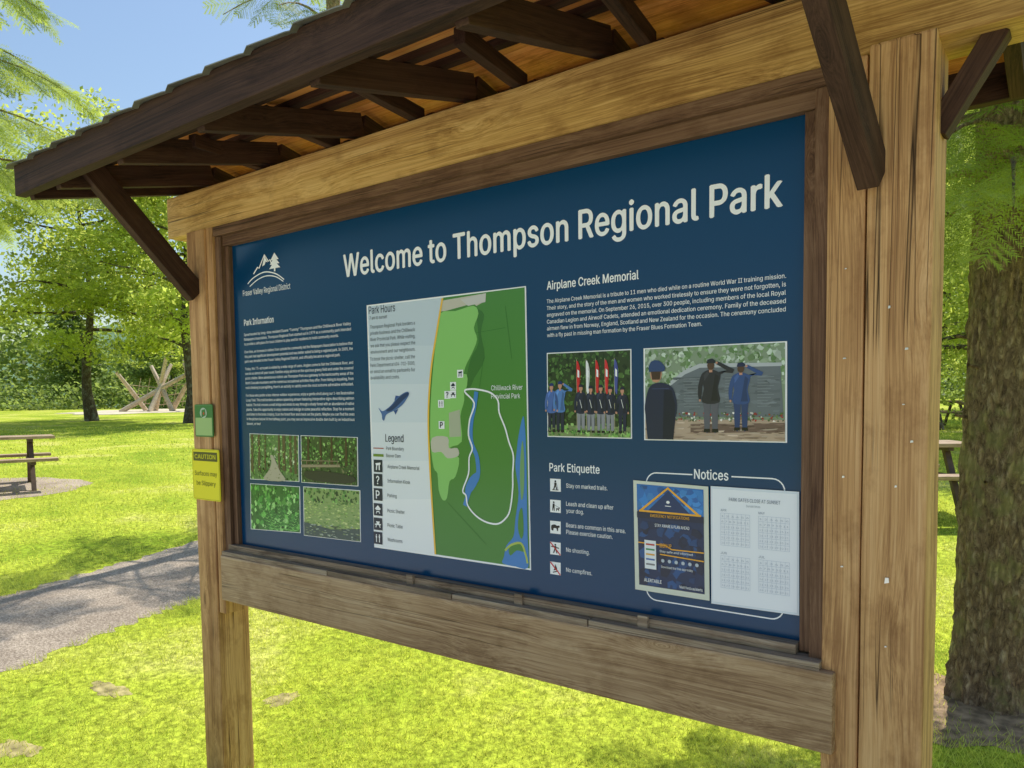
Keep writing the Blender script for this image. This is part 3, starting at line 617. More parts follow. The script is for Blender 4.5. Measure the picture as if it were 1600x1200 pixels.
# logo
d=D(); lx=R(386,440)[0]; lz=R(400,447)[1]; lh=.115
q=lambda u,v:(lx+u*.235,lz+v*lh)
d.stroke(smooth([q(.02,.12),q(.2,.3),q(.5,.42),q(.8,.3),q(1.02,.06)]),.0045,WHITE)
d.stroke(smooth([q(.08,.02),q(.3,.2),q(.55,.28),q(.8,.2),q(1.0,0)]),.004,WHITE,1.5)
d.stroke([q(.2,.42),q(.32,.62),q(.36,.58),q(.52,1.0),q(.62,.75),q(.66,.8),q(.72,.6)],.006,WHITE,2.5)
d.poly([q(.45,.62),q(.52,.98),q(.6,.72),q(.55,.76),q(.52,.66)],WHITE,3)
for k_ in range(3): d.poly([q(.68-.0-.02*k_,.48+.0+.14*(2-k_)*1.0),q(.79,.72+.14*(2-k_)),q(.90+.02*k_,.48+.14*(2-k_))],WHITE,3.5+.2*k_)
d.poly([q(.77,.38),q(.81,.38),q(.81,.52),q(.77,.52)],WHITE,4.5)
d.out("emblem",M_INK,PANEL)
a=R(380,459); b=R(454,452); text("emblem_lettering","Fraser Valley Regional District",a[0],(a[1]+b[1])/2-.004,b[0]-a[0],.022,.008,res=3)
cx0=R(383,560)[0]; cx1=R(552,560)[0]; cw=cx1-cx0
a=R(382,509); text("heading_lettering","Park Information",a[0],a[1],R(428,506)[0]-a[0],.0235,.02)
P1=[("Spearheaded by long-time resident Duane \"Tommy\" Thompson and the Chilliwack River Valley","Ratepayers Association, Thompson Regional Park started out in 1979 as a community park intended","to provide a safe place for local children to play and for residents to hold community events."),
("Over time, an increase in visitors from outside the community led the Ratepayers Association to believe that","this park had significant development potential and was better suited to being a regional park. In 2005, the","park was donated to the Fraser Valley Regional District, and officially became a regional park."),
("Today, this 7.5-acre park is visited by a wide range of users. Anglers come to fish the Chilliwack River, and","can do so almost all year round. Families enjoy picnics on the spacious grassy field and under the covered","picnic shelter. More adventurous visitors use Thompson Park as a gateway to the backcountry areas of the","North Cascade mountains and the numerous recreational activities they offer. From hiking to kayaking, from","rock climbing to paragliding, there's an activity to satisfy even the most extreme adrenaline enthusiast."),
("For those who prefer a less intense outdoor experience, enjoy a gentle stroll along our 1-km Restoration","Loop Trail. This trail borders a salmon spawning stream featuring interpretive signs describing salmon","habitat. The trail crosses a small bridge and winds its way through a shady forest with an abundance of native","plants. Take this opportunity to enjoy nature and indulge in some peaceful reflection. Stop for a moment","and listen to the birds chirping. Scan the forest floor and check out the plants. Maybe you can find the ones","in the picture below! At the halfway point, you may see an impressive double dam built by an industrious","beaver, or two!")]
for pi_,(par,y0) in enumerate(zip(P1,(525,552,578.5,620))):
    z=R(384,y0)[1]
    for i,s in enumerate(par):
        last=i==len(par)-1; wd=cw*(1 if len(s)>100 else (.99 if not last else len(s)/106))
        text("paragraph_lettering#p%d"%pi_,s,cx0,z-.0190*i,wd,.0104,.008,y=-.0015,res=1)
a=R(855,453); b=R(998,438); text("heading_lettering","Airplane Creek Memorial",a[0],a[1],b[0]-a[0],.0235,.018)
rx0=R(855,500)[0]; rx1=R(1228,470)[0]; rw=rx1-rx0
z0=R(855,474)[1]; z1=R(855,527)[1]
for i,s in enumerate(["The Airplane Creek Memorial is a tribute to 11 men who died while on a routine World War II training mission.","Their story, and the story of the men and women who worked tirelessly to ensure they were not forgotten, is","engraved on the memorial. On September 26, 2015, over 300 people, including members of the local Royal","Canadian Legion and Airwolf Cadets, attended an emotional dedication ceremony. Family of the deceased","airmen flew in from Norway, England, Scotland and New Zealand for the occasion. The ceremony concluded","with a fly past in missing man formation by the Fraser Blues Formation Team."]):
    text("paragraph_lettering#r",s,rx0,z0+(z1-z0)*i/5,rw if i<5 else R(1097,510)[0]-rx0,.0110,.006,res=2)
a=R(859,736); text("heading_lettering","Park Etiquette",a[0],a[1],R(937,740)[0]-a[0],.0235,.015)
for i,(yc,lab) in enumerate([(758,["Stay on marked trails."]),(791,["Leash and clean up after","your dog."]),(824,["Bears are common in this area.","Please exercise caution."]),(857,["No shooting."]),(888,["No campfires."])]):
    d=D(); c_=R(868,yc); h=.0185
    d.poly([(c_[0]-h,c_[1]-h),(c_[0]+h,c_[1]-h),(c_[0]+h,c_[1]+h),(c_[0]-h,c_[1]+h)],WHITE)
    P=lambda u,v:(c_[0]+u*h,c_[1]+v*h)
    if i in (0,3):
        d.disc(P(0,.6),.003,.003,BLK,2); d.poly([P(-.2,.4),P(.2,.4),P(.15,-.1),P(.4,-.75),P(.2,-.75),P(0,-.2),P(-.25,-.75),P(-.45,-.75),P(-.2,-.05)],BLK,2)
        if i==0: d.stroke([P(.2,.3),P(.5,-.7)],.001,BLK,2.5); d.poly([P(-.6,-.8),P(.6,-.8),P(.6,-.7),P(-.6,-.7)],BLK,3)
        else: d.stroke([P(-.8,.3),P(.7,.1)],.003,BLK,2.5); d.stroke([P(-.95,.95),P(.95,-.95)],.0035,RED,3)
    elif i==1:
        d.disc(P(-.3,.6),.0028,.0028,BLK,2); d.poly([P(-.5,.4),P(-.15,.4),P(-.15,-.75),P(-.3,-.75),P(-.35,-.2),P(-.5,-.75),P(-.6,-.7)],BLK,2); d.poly([P(.15,-.75),P(.15,-.3),P(.6,-.3),P(.7,-.05),P(.85,-.25),P(.7,-.4),P(.7,-.75),P(.6,-.75),P(.55,-.5),P(.3,-.5),P(.25,-.75)],BLK,2); d.stroke([P(-.2,.2),P(.7,-.15)],.0008,BLK,2.5)
    elif i==2:
        d.poly(smooth([P(-.8,-.2),P(-.7,.3),P(-.1,.45),P(.3,.3),P(.75,.35),P(.8,.05),P(.55,-.05),P(.5,-.5),P(.3,-.5),P(.2,-.15),P(-.3,-.15),P(-.4,-.5),P(-.65,-.5)],True,3),BLK,2)
    else:
        d.poly([P(-.5,-.6),P(.6,-.3),P(.55,-.45),P(-.45,-.75)],BLK,2); d.poly([P(-.35,-.35),P(-.1,.1),P(0,.7),P(.3,.1),P(.35,-.2)],BLK,2.5); d.stroke([P(-.95,.95),P(.95,-.95)],.0035,RED,3)
    d.out("etiquette_icon",M_INK,PANEL)
    for j,t in enumerate(lab):
        x=R(885,yc)[0]; text("etiquette_lettering#e%d"%i,t,x,c_[1]-.005+(.0095 if len(lab)>1 else 0)-.020*j,None,.0122,.007,res=3,sx=.80 if FONT else .9)
d=D(); X0=R(1010,800)[0]; X1=R(1226,800)[0]; zt=R(1010,738)[1]; zb=R(1113,952)[1]; rc=.03
arc=lambda cx,cz,a0,a1:[(cx+rc*math.cos(a0+(a1-a0)*i/6),cz+rc*math.sin(a0+(a1-a0)*i/6)) for i in range(7)]
tl=R(1082,745)[0]; tr_=R(1143,750)[0]
d.stroke([(tl,zt)]+arc(X0+rc,zt-rc,math.pi/2,math.pi)+arc(X0+rc,zb+rc,math.pi,1.5*math.pi)+arc(X1-rc,zb+rc,1.5*math.pi,2*math.pi)+arc(X1-rc,zt-rc,0,math.pi/2)+[(tr_,zt)],.0032,WHITE)
d.out("notice_frame",M_INK,PANEL)
a=R(1085,751); text("heading_lettering","Notices",a[0],zt-.010,R(1138,755)[0]-a[0],.0245,.016)
# ---- pictures
def quad(p): P=[np.array(R(*q)) for q in p]; return lambda u,v:tuple((P[0]*(1-u)+P[1]*u)*(1-v)+(P[3]*(1-u)+P[2]*u)*v)
def blobs(d,q,n,u0,u1,v0,v1,cols,r0_,r1_,l,rg,asp=1,stretch=1):
    a=np.array(q(0,0));b=np.array(q(1,1)); w_=abs(b[0]-a[0]); h_=abs(b[1]-a[1])
    for _ in range(n):
        r=rg.uniform(r0_,r1_); u=rg.uniform(u0,u1); v=rg.uniform(v0,v1); ru=r*asp*h_/w_; rv=r*stretch; m=7; ph=rg.uniform(0,6)
        pts=[]
        for i in range(m):
            k_=rg.uniform(.4,1.3); uu_=min(u1,max(u0,u+ru*k_*math.cos(ph+6.283*i/m))); vv_=min(v1,max(v0,v+rv*k_*math.sin(ph+6.283*i/m))); pts.append(q(uu_,vv_))
        c_=rg.choice(cols); j=rg.uniform(.7,1.3); d.poly(pts,(c_[0]*j,c_[1]*j,c_[2]*j,1),l+rg.random()*.8)
def pic(name,corners,rg,fn):
    q=quad(corners); d=D(); d.poly([q(-.012,-.012),q(1.012,-.012),q(1.012,1.012),q(-.012,1.012)],WHITE,1)
    fn(d,q,rg); d.out(name,M_INK,PANEL)
Gd=[lin(40,68,32),lin(62,95,45),lin(88,122,60),lin(32,50,27)]; Gm=[lin(105,158,78),lin(138,190,95),lin(78,126,60),lin(165,205,120)]; Gl=[lin(205,228,155),lin(232,242,200),lin(175,212,128)]
def full(d,q,c_,l=2): d.poly([q(0,0),q(1,0),q(1,1),q(0,1)],c_,l)
def f1(d,q,rg):
    full(d,q,lin(105,138,84)); blobs(d,q,260,0,1,0,.7,Gm+Gl,.012,.045,3,rg); blobs(d,q,180,0,1,.45,1,Gm+Gd,.012,.045,3,rg)
    for u,w_ in ((.05,.05),(.2,.05),(.33,.03),(.62,.04),(.72,.06),(.85,.05),(.95,.05)): d.poly([q(u-w_/2,0),q(u+w_/2,0),q(u+w_/2,.75+.2*abs(u-.5)),q(u-w_/2,.75+.2*abs(u-.5))],lin(100,88,64),5)
    blobs(d,q,150,0,1,.05,1,Gm,.008,.03,5.5,rg); d.poly(smooth([q(.44,.46),q(.50,.46),q(.56,.6),q(.64,.8),q(.74,1),q(.30,1),q(.40,.8),q(.46,.62)],True,3),lin(190,182,158),6.5); blobs(d,q,16,.36,.66,.7,1,[lin(150,145,115),lin(120,125,85)],.01,.03,6.6,rg,1.5,.5)
def f2(d,q,rg):
    full(d,q,lin(70,92,55)); blobs(d,q,260,0,1,0,.6,Gm+Gd,.012,.045,3,rg); blobs(d,q,180,0,1,.5,1,Gd+[lin(120,120,82)],.012,.045,3,rg)
    for u in (.12,.35,.55,.8): d.poly([q(u,0),q(u+.03,0),q(u+.04,.6),q(u-.01,.6)],lin(80,66,48),4.5)
    blobs(d,q,120,0,1,.3,1,Gm+Gd,.008,.028,5.5,rg)
    d.poly([q(0,.62),q(.7,.58),q(.72,.63),q(0,.68)],lin(165,150,122),6.5); d.poly([q(0,.52),q(.68,.50),q(.68,.515),q(0,.54)],lin(150,136,108),6.5)
    for u in (.1,.3,.5,.66): d.poly([q(u,.52),q(u+.012,.52),q(u+.012,.62),q(u,.62)],lin(140,125,98),6.6)
    d.poly(smooth([q(.08,.76),q(.5,.74),q(.95,.82),q(.9,.95),q(.5,.97),q(.12,.92)],True,3),lin(52,56,48),6.5)
def f3(d,q,rg):
    full(d,q,lin(65,122,54)); blobs(d,q,200,0,1,0,1,[lin(86,160,70),lin(118,192,86),lin(48,102,43),lin(172,225,135)],.02,.08,3,rg)
    for k_ in range(13):
        a=-1.2+k_*.2; o=(.45+.04*k_,1.05); tip=(o[0]+math.sin(a)*.5,o[1]-.85-.1*math.cos(k_))
        cl_=lambda p:(min(1,max(0,p[0])),min(1,max(0,p[1])))
        for j in range(12):
            t=j/12; p=(o[0]+(tip[0]-o[0])*t,o[1]+(tip[1]-o[1])*t); w_=.07*(1-t)
            d.poly([q(*cl_((p[0]-w_,p[1]-.05))),q(*cl_(p)),q(*cl_((p[0]+w_,p[1]-.05))),q(*cl_((p[0],p[1]-.02)))],lin(155,225,120) if k_%2 else lin(108,185,86),4.5+.1*k_+.005*j)
def f4(d,q,rg):
    full(d,q,lin(150,175,104)); blobs(d,q,120,0,1,0,.3,Gm+Gd,.015,.05,3,rg); blobs(d,q,300,0,1,.25,.8,[lin(188,208,120),lin(155,188,98),lin(212,222,146),lin(118,155,80)],.012,.035,3,rg,1.6,.6)
    d.poly([q(0,.72),q(.5,.82),q(1,.75),q(1,1),q(0,1)],lin(74,92,86),4.2); blobs(d,q,110,0,1,.72,1,[lin(118,138,92),lin(64,76,70),lin(170,185,160)],.012,.035,4.4,rg,2,.4)
rg=random.Random(5)
pic("forest_path_picture",[(391,678),(466,681),(467,752),(392,748)],rg,f1); pic("shady_woods_picture",[(471,681),(558,684),(559,759),(472,753)],rg,f2)
pic("fern_picture",[(392,756),(468,761),(469,832),(393,826)],rg,f3); pic("beaver_pond_picture",[(475,761),(562,767),(563,846),(476,836)],rg,f4)
def person(d,q,u,base,hgt,coat,trous,l,asp,salute=0,hat=None,head=lin(205,150,125),back=False):
    h=hgt; w_=h*asp; P=lambda a,b:q(u+a*w_,base-b*h); dk=tuple(c*.6 for c in coat[:3])+(1,); lt=tuple(c*1.5+.01 for c in coat[:3])+(1,)
    d.poly(smooth([P(-.12,0),P(-.03,0),P(-.015,.25),P(0,.42),P(.015,.25),P(.03,0),P(.12,0),P(.13,.3),P(.14,.5),P(-.14,.5),P(-.13,.3)],True,2),trous,l)
    d.poly([P(-.14,-.02),P(-.02,-.02),P(-.02,.03),P(-.13,.03)],BLK,l+.1); d.poly([P(.14,-.02),P(.02,-.02),P(.02,.03),P(.13,.03)],BLK,l+.1)
    d.poly(smooth([P(-.16,.40),P(.16,.40),P(.13,.60),P(.18,.78),P(.06,.85),P(-.06,.85),P(-.18,.78),P(-.13,.60)],True,3),coat,l+.3)
    d.poly([P(.0,.42),P(.14,.42),P(.11,.6),P(.15,.76),P(.08,.8)],dk,l+.35); d.poly([P(-.14,.77),P(-.06,.84),P(-.03,.8),P(-.12,.7)],lt,l+.36)
    def arm(s): d.poly(smooth([P(s*.17,.8),P(s*.24,.62),P(s*.23,.45),P(s*.18,.45),P(s*.16,.62),P(s*.12,.74)],True,2),dk if s>0 else coat,l+.4+.01*s); d.disc(P(s*.205,.43),.0028,.0034,head,l+.45,6)
    if salute: 
        s=salute; arm(-s); d.poly([P(s*.15,.82),P(s*.40,.80),P(s*.43,.85),P(s*.13,.97),P(s*.10,.93),P(s*.30,.84),P(s*.13,.76)],coat,l+.6); d.disc(P(s*.11,.95),.003,.003,head,l+.75,6)
    else: arm(1); arm(-1)
    r=abs(P(.068,0)[0]-P(0,0)[0]); d.disc(P(0,.915),r,r*1.2,head if not back else lin(90,65,50),l+.5,10); d.poly([P(-.03,.82),P(.03,.82),P(.03,.88),P(-.03,.88)],head,l+.48)
    if hat: d.poly([P(-.08,.945),P(.08,.945),P(.085,.98),P(.03,1.01),P(-.06,1.0)],hat,l+.7)
def g1(d,q,rg):
    full(d,q,lin(50,68,38)); blobs(d,q,480,0,1,0,.82,Gd+[lin(105,145,78),lin(78,116,56)],.010,.035,3,rg); d.poly([q(0,.86),q(1,.88),q(1,1),q(0,1)],lin(135,150,100),3.9); blobs(d,q,90,0,1,.84,1,Gm,.01,.03,4,rg)
    asp=.16/.16
    for u,cf in ((.37,lin(215,45,50)),(.485,lin(245,245,245)),(.60,lin(215,45,50)),(.71,lin(225,55,60)),(.82,lin(80,92,165))):
        d.stroke([q(u,.08),q(u,.9)],.0010,lin(225,215,175),4.9); d.poly(smooth([q(u,.10),q(u+.03,.14),q(u+.045,.26),q(u+.035,.40),q(u+.03,.50),q(u+.005,.46),q(u,.3)],True,2),cf,5.0)
        d.poly([q(u+.01,.2),q(u+.032,.22),q(u+.032,.30),q(u+.01,.29)],WHITE,5.1); d.poly([q(u+.025,.14),q(u+.04,.26),q(u+.03,.45)],tuple(c*.5 for c in cf[:3])+(1,),5.05)
    nav=lin(36,42,68); gy=lin(150,150,158)
    for ii,(u,h,t,c_) in enumerate(((.05,.58,nav,lin(78,110,178)),(.16,.60,nav,lin(90,135,200)),(.42,.56,gy,nav),(.54,.54,gy,nav),(.66,.55,gy,nav),(.77,.53,gy,nav),(.91,.52,nav,nav))):
        person(d,q,u,.94,h,c_,t,5.3+.013*ii,asp*.62,1 if u==.16 else 0,lin(30,50,110) if u<.2 else lin(40,40,60))
        if u>.3: d.stroke([q(u-.012,.56),q(u+.012,.66)],.0014,WHITE,6.5)
    blobs(d,q,70,0,1,.90,1,Gm+[lin(135,150,100)],.006,.018,7.2,rg)
pic("flag_party_picture",[(856,553),(985,547),(986,684),(857,681)],rg,g1)
def g2(d,q,rg):
    full(d,q,lin(140,158,130)); blobs(d,q,520,0,1,0,.42,[lin(102,135,84),lin(128,160,108),lin(170,190,158),lin(195,208,192)],.010,.04,3,rg)
    d.poly([q(.2,.38),q(.30,.27),q(.42,.2),q(.97,.22),q(.99,.75),q(.2,.75)],lin(112,120,126),4.1); d.poly([q(.2,.36),q(.30,.25),q(.42,.18),q(.98,.2),q(.98,.235),q(.42,.225),q(.31,.29),q(.2,.41)],lin(190,195,198),4.3)
    blobs(d,q,120,.22,.97,.32,.7,[lin(108,116,122),lin(120,128,134),lin(102,110,115)],.015,.05,4.35,rg,2,.5)
    for j in range(11):
        v=.34+.03*j
        for a_,b_ in ((.30,.44),(.60,.67),(.82,.93)): d.stroke([q(a_,v),q(b_-.02*((j*7)%3),v)],.0006,lin(165,171,176),5.3)
    d.poly([q(0,.78),q(1,.78),q(1,1),q(0,1)],lin(195,170,148),4.2); blobs(d,q,80,0,1,.8,1,[lin(185,160,138),lin(205,184,164),lin(165,140,120)],.02,.05,5.3,rg,2,.3); blobs(d,q,170,.2,1,.70,.80,[lin(78,94,60),lin(180,66,60),lin(132,132,110),lin(235,230,220),lin(104,130,76)],.006,.017,5.3,rg)
    d.poly([q(.35,.83),q(1,.81),q(1,.90),q(.35,.93)],lin(122,98,88),5.35); blobs(d,q,60,.35,1,.82,.92,[lin(110,88,78),lin(135,110,98)],.01,.03,5.4,rg,2,.3)
    asp=.145/.28*.98; nav=lin(38,45,72)
    person(d,q,.50,.90,.76,lin(48,48,55),lin(100,100,110),6.5,asp,1,lin(35,40,50),back=True); person(d,q,.71,.88,.69,lin(56,84,138),lin(50,70,116),6.5,asp,1,lin(35,45,80),back=True)
    P=q
    d.poly(smooth([P(.02,1),P(.005,.75),P(.0,.62),P(.03,.44),P(.08,.38),P(.15,.38),P(.22,.44),P(.25,.62),P(.235,.8),P(.22,1)],False,3),nav,7.5)
    d.poly([P(.14,1),P(.15,.45),P(.21,.46),P(.24,.62),P(.22,1)],lin(26,31,52),7.6); d.stroke([P(.06,.44),P(.19,.44)],.002,lin(60,72,110),7.7)
    c_=P(.09,.28); d.disc(c_,.017,.022,lin(200,150,120),7.8,12); d.poly(smooth([P(.035,.25),P(.15,.25),P(.155,.19),P(.11,.13),P(.05,.14)],True,2),lin(50,74,120),8.1); d.poly([P(.05,.25),P(.13,.25),P(.12,.34),P(.06,.34)],lin(75,52,40),8.2)
pic("salute_picture",[(1008,546),(1227,535),(1227,690),(1009,686)],rg,g2)
# ---- map
d=D()
q=S(573,477, 822,447, 830,891, 585,855); d.poly(q,WHITE,1)
L_=[(575,479),(577,540),(579,600),(581,660),(583,720),(585,780),(587,853)]; R_=[(693,465),(679,540),(672,600),(670,660),(672,720),(675,780),(681,866)]
mc=[lin(205,218,228),lin(214,225,233),lin(224,232,238),lin(234,239,243),lin(242,245,247),lin(250,251,252)]
for i in range(6): d.poly([R(*L_[i]),R(*R_[i]),R(*R_[i+1]),R(*L_[i+1])],mc[i],2)
DG=lin(80,140,60); LG=lin(146,208,112); BG=lin(205,200,182); RIV=lin(70,135,205)
q=S(693,465, 820,449, 828,888, 681,866, 676,790, 672,720, 670,650, 674,580, 683,520); d.poly(q,DG,2.5)
d.poly(smooth(S(745,486, 757,492, 752,520, 758,560, 742,590, 735,605, 728,600, 736,560, 748,535),True,3),lin(64,118,50),2.8)
d.poly(S(690,470, 760,458, 759,470, 745,478, 740,474, 700,485, 689,487),BG,3)
d.poly(smooth(S(688,490, 712,486, 740,478, 748,490, 741,512, 746,530, 738,552, 727,575, 724,600, 726,625, 720,650, 722,690, 703,700, 718,716, 712,745, 703,752, 699,778, 692,781, 686,765, 684,740, 678,730, 673,690, 673,640, 676,590, 682,530),True,3),LG,3.3)
d.poly(smooth(S(676,684, 700,683, 702,700, 715,700, 717,712, 700,716, 690,706, 676,706),True,3),BG,4)
d.poly(S(702,645, 719,640, 721,682, 703,683),lin(182,188,160),4.2); d.poly(smooth(S(712,590, 730,585, 728,610, 712,612),True,3),LG,4.3); d.poly(S(720,468,760,458,759,472,732,478),lin(210,208,202),4.3)
d.stroke(smooth(S(692,466, 683,520, 674,580, 670,650, 672,720, 676,790, 681,866)),.0075,lin(250,200,75),5)
d.stroke(smooth(S(745,612, 742,635, 737,660, 737,690, 746,715, 747,745, 735,765, 727,790)),.016,RIV,4.4)
d.poly(smooth(S(736,745, 748,738, 745,758, 730,775, 728,762),True,3),RIV,4.6)
d.poly(smooth(S(818,650, 811,680, 808,705, 806,730, 811,770, 806,810, 803,838, 792,852, 788,870, 786,880, 806,885, 826,886, 825,840, 824,780, 823,715, 821,670),True,3),RIV,4)
d.poly(smooth(S(796,856,806,848,818,851,820,862,808,860,798,868),True,3),DG,5); d.poly(smooth(S(815,700,818,690,820,730,819,770,815,780,813,740),True,3),lin(120,165,110),5); d.poly(smooth(S(812,800,817,795,819,830,815,842,810,825),True,3),DG,5); d.stroke(smooth(S(790,860,800,851,815,849,822,866,825,880)),.007,lin(185,200,90),5.5)
d.stroke(smooth(S(727,612, 735,608, 750,609, 768,614, 779,626, 781,645, 790,668, 796,690, 803,712, 802,740, 802,762, 799,790, 794,806, 780,818, 762,816, 745,806, 732,790, 729,774, 724,766, 733,740, 734,715, 739,700, 733,680, 735,655, 742,630),True,4),.0055,WHITE,6,True)
for ii,a in enumerate(((756,560,745,640),(790,478,800,560),(700,785,760,850),(745,520,790,512))): d.stroke(S(*a),.001,lin(50,105,42),3.6+.05*ii)
ICN=lin(28,38,60)
def sq(c_,h,col,l): d.poly([(c_[0]-h,c_[1]-h),(c_[0]+h,c_[1]-h),(c_[0]+h,c_[1]+h),(c_[0]-h,c_[1]+h)],col,l)
def glyph(kind,c_,h,col,l):
    P=lambda u,v:(c_[0]+u*h,c_[1]+v*h)
    if kind=='M': d.poly([P(-.7,.5),P(.7,.7),P(.7,.3),P(.5,.25),P(.5,-.8),P(.2,-.8),P(.2,.2),P(-.2,.1),P(-.3,-.8),P(-.6,-.8),P(-.5,.1)],col,l)
    if kind=='S': d.poly([P(-.9,.1),P(0,.85),P(.9,.1),P(.6,.1),P(.6,-.1),P(-.6,-.1),P(-.6,.1)],col,l); d.poly([P(-.4,-.3),P(.4,-.3),P(.6,-.8),P(.4,-.8),P(.3,-.5),P(-.3,-.5),P(-.4,-.8),P(-.6,-.8)],col,l)
    if kind=='T': d.poly([P(-.5,.5),P(.5,.5),P(.5,.3),P(.3,.3),P(.45,0),P(.85,0),P(.85,-.2),P(.55,-.2),P(.7,-.7),P(.5,-.7),P(.3,-.2),P(-.3,-.2),P(-.5,-.7),P(-.7,-.7),P(-.55,-.2),P(-.85,-.2),P(-.85,0),P(-.45,0),P(-.3,.3),P(-.5,.3)],col,l)
    if kind=='W':
        for s in (-.42,.42): d.disc(P(s,.6),h*.16,h*.16,col,l,8); d.poly([P(s-.22,.4),P(s+.22,.4),P(s+.1,-.1),P(s+.12,-.8),P(s-.12,-.8),P(s-.1,-.1)],col,l)
for (a,b),k_ in zip(((720,584),(709,603),(700,617),(709,616),(690,631),(691,664)),"MS?TWP"):
    c_=R(a,b); sq(c_,.0125,WHITE,6.3)
    if k_ in "?P": text("map_lettering",k_,c_[0],c_[1]-.0085,None,.018,.02,ICN,-.0045,3,'C',.9)
    else: glyph(k_,c_,.0115,ICN,7)
LAB=["Airplane Creek Memorial","Information Kiosk","Parking","Picnic Shelter","Picnic Table","Washrooms"]
for (b,k_,t) in zip((728,750,772.5,796,818.5,840.5),"M?PSTW",LAB):
    c_=R(591.5,b); sq(c_,.0215,ICN,5)
    if k_ in "?P": text("map_lettering",k_,c_[0],c_[1]-.014,None,.028,.02,WHITE,-.0040,3,'C',.9)
    else: glyph(k_,c_,.018,WHITE,6)
    text("map_lettering",t,R(606,b)[0],c_[1]-.006,None,.0120,0,lin(70,75,85),-.0020,2,'L',.80)
for b,c_,t in ((700,lin(180,60,50),"Park Boundary"),(711,lin(120,150,60),"Beaver Dam")):
    a=R(584,b); d.stroke([a,(R(600,b)[0],a[1])],.003 if b==700 else .009,c_,5); text("map_lettering",t,R(604,b)[0],a[1]-.005,None,.0115,0,lin(70,75,85),-.0020,2,'L',.80)
a=R(603,690); text("map_lettering","Legend",a[0],a[1],R(631,689)[0]-a[0],.026,.010,ICN,-.002,3)
a=R(577,491); text("map_lettering","Park Hours",a[0],a[1],R(618,486)[0]-a[0],.026,0,ICN,-.002,3)
a=R(578,500); text("map_lettering","7 am to sunset",a[0],a[1],None,.0115,0,lin(80,85,95),-.002,2)
for y0,ls in ((514,["Thompson Regional Park borders a","private business and the Chilliwack","River Provincial Park. While visiting,","we ask that you please respect the","environment and our neighbours."]),(564,["To book the picnic shelter, call the","Parks Department at 604-702-5000,","or send an email to parksinfo for","availability and costs."])):
    a=R(579,y0)
    for i,s in enumerate(ls): text("map_lettering#m%d"%y0,s,a[0],a[1]-.0215*i,(R(649,y0)[0]-a[0])*(1 if len(s)>30 else .66),.0118,0,lin(85,92,102),-.002,1)
for i,s in enumerate(["Chilliwack River","Provincial Park"]): a=R(769,610+13*i); text("map_lettering#cp",s,a[0],a[1],R(818 if i==0 else 814,608)[0]-a[0],.0150,.003,WHITE,-.0045,3)
fs=S(592,637, 597,642, 602,641, 612,633, 620,623, 630,615, 637,612, 640,615, 637,622, 629,633, 618,641, 607,646, 603,650, 601,657, 598,655, 597,647)
d.poly(smooth(fs,True,3),lin(80,112,168),5); d.poly(smooth(S(604,642,614,633,622,623,631,616,638,613,639,617,632,624,622,634,612,642),True,3),lin(42,62,108),6)
d.poly(S(616,642,619,648,623,639),lin(60,90,150),5.3); d.poly(S(617,626,619,618,625,619),lin(60,90,150),5.3)
d.out("park_map",M_INK,PANEL)
flushpar={k_:(PANEL,M_INK) for k_ in ("title_lettering","emblem_lettering","heading_lettering","paragraph_lettering","etiquette_lettering","map_lettering")}
# ---- laminated notices
e1=empty("notice_poster",(R(1050,920)[0],0,R(1050,920)[1]),"laminated dark blue poster with yellow triangle outline","poster")
q=quad([(991,750),(1108,760),(1110,938),(994,920)])
def sub(e,dd,name): 
    o=dd.out(name,M_PAPER,e); o.location=-Vector(e.location); return o
d=D(-.005); d.poly([q(0,0),q(1,0),q(1,1),q(0,1)],lin(222,225,208),1); d.poly([q(.05,.03),q(.94,.03),q(.94,.95),q(.06,.95)],lin(10,42,84),2)
blobs(d,q,70,.06,.94,.36,.94,[lin(16,60,110),lin(10,34,68),lin(22,74,130)],.02,.07,3,rg)
OR=lin(250,180,45)
d.poly([q(.05,.03),q(.94,.03),q(.94,.27),q(.05,.27)],lin(40,115,190),3); blobs(d,q,50,.06,.94,.04,.26,[lin(60,140,210),lin(30,95,165),lin(45,125,195)],.02,.06,3.1,rg)
d.poly([q(.20,.265),q(.48,.07),q(.77,.26)],lin(14,50,100),4)
d.stroke([q(.10,.268),q(.48,.045),q(.88,.262),],.006,OR,5); d.stroke([q(.08,.27),q(.91,.262)],.005,OR,5.5)
d.disc(q(.48,.17),.005,.004,WHITE,6,10); d.stroke([q(.44,.205),q(.52,.205)],.002,WHITE,6)
d.poly([q(.05,.28),q(.94,.27),q(.94,.325),q(.05,.335)],lin(10,30,62),6); d.stroke([q(.06,.56),q(.44,.56),q(.52,.59),q(.94,.585)],.003,OR,6)
d.stroke([q(.36,.645),q(.94,.660)],.003,OR,6)
d.poly([q(.15,.53),q(.31,.53),q(.31,.79),q(.15,.79)],lin(240,243,245),7)
for j in range(5): d.poly([q(.17,.56+.045*j),q(.29,.56+.045*j),q(.29,.575+.045*j),q(.17,.575+.045*j)],[lin(200,70,55),lin(70,150,90),lin(230,170,60),lin(70,110,180),lin(130,130,130)][j],8)
for j in range(6): d.disc(q(.40+.09*j,.70),.005,.005,lin(190,200,212),7,8)
sub(e1,d,"printed_sheet"); 
def nt(g,s,u0,u1,v,cap,col,qq,bold=.01,y=-.0095): a=qq(u0,v);b=qq(u1,v); text(g,s,a[0],a[1],b[0]-a[0],cap,bold,col,y,2)
nt("poster_lettering","EMERGENCY NOTIFICATIONS",.24,.76,.315,.0075,OR,q)
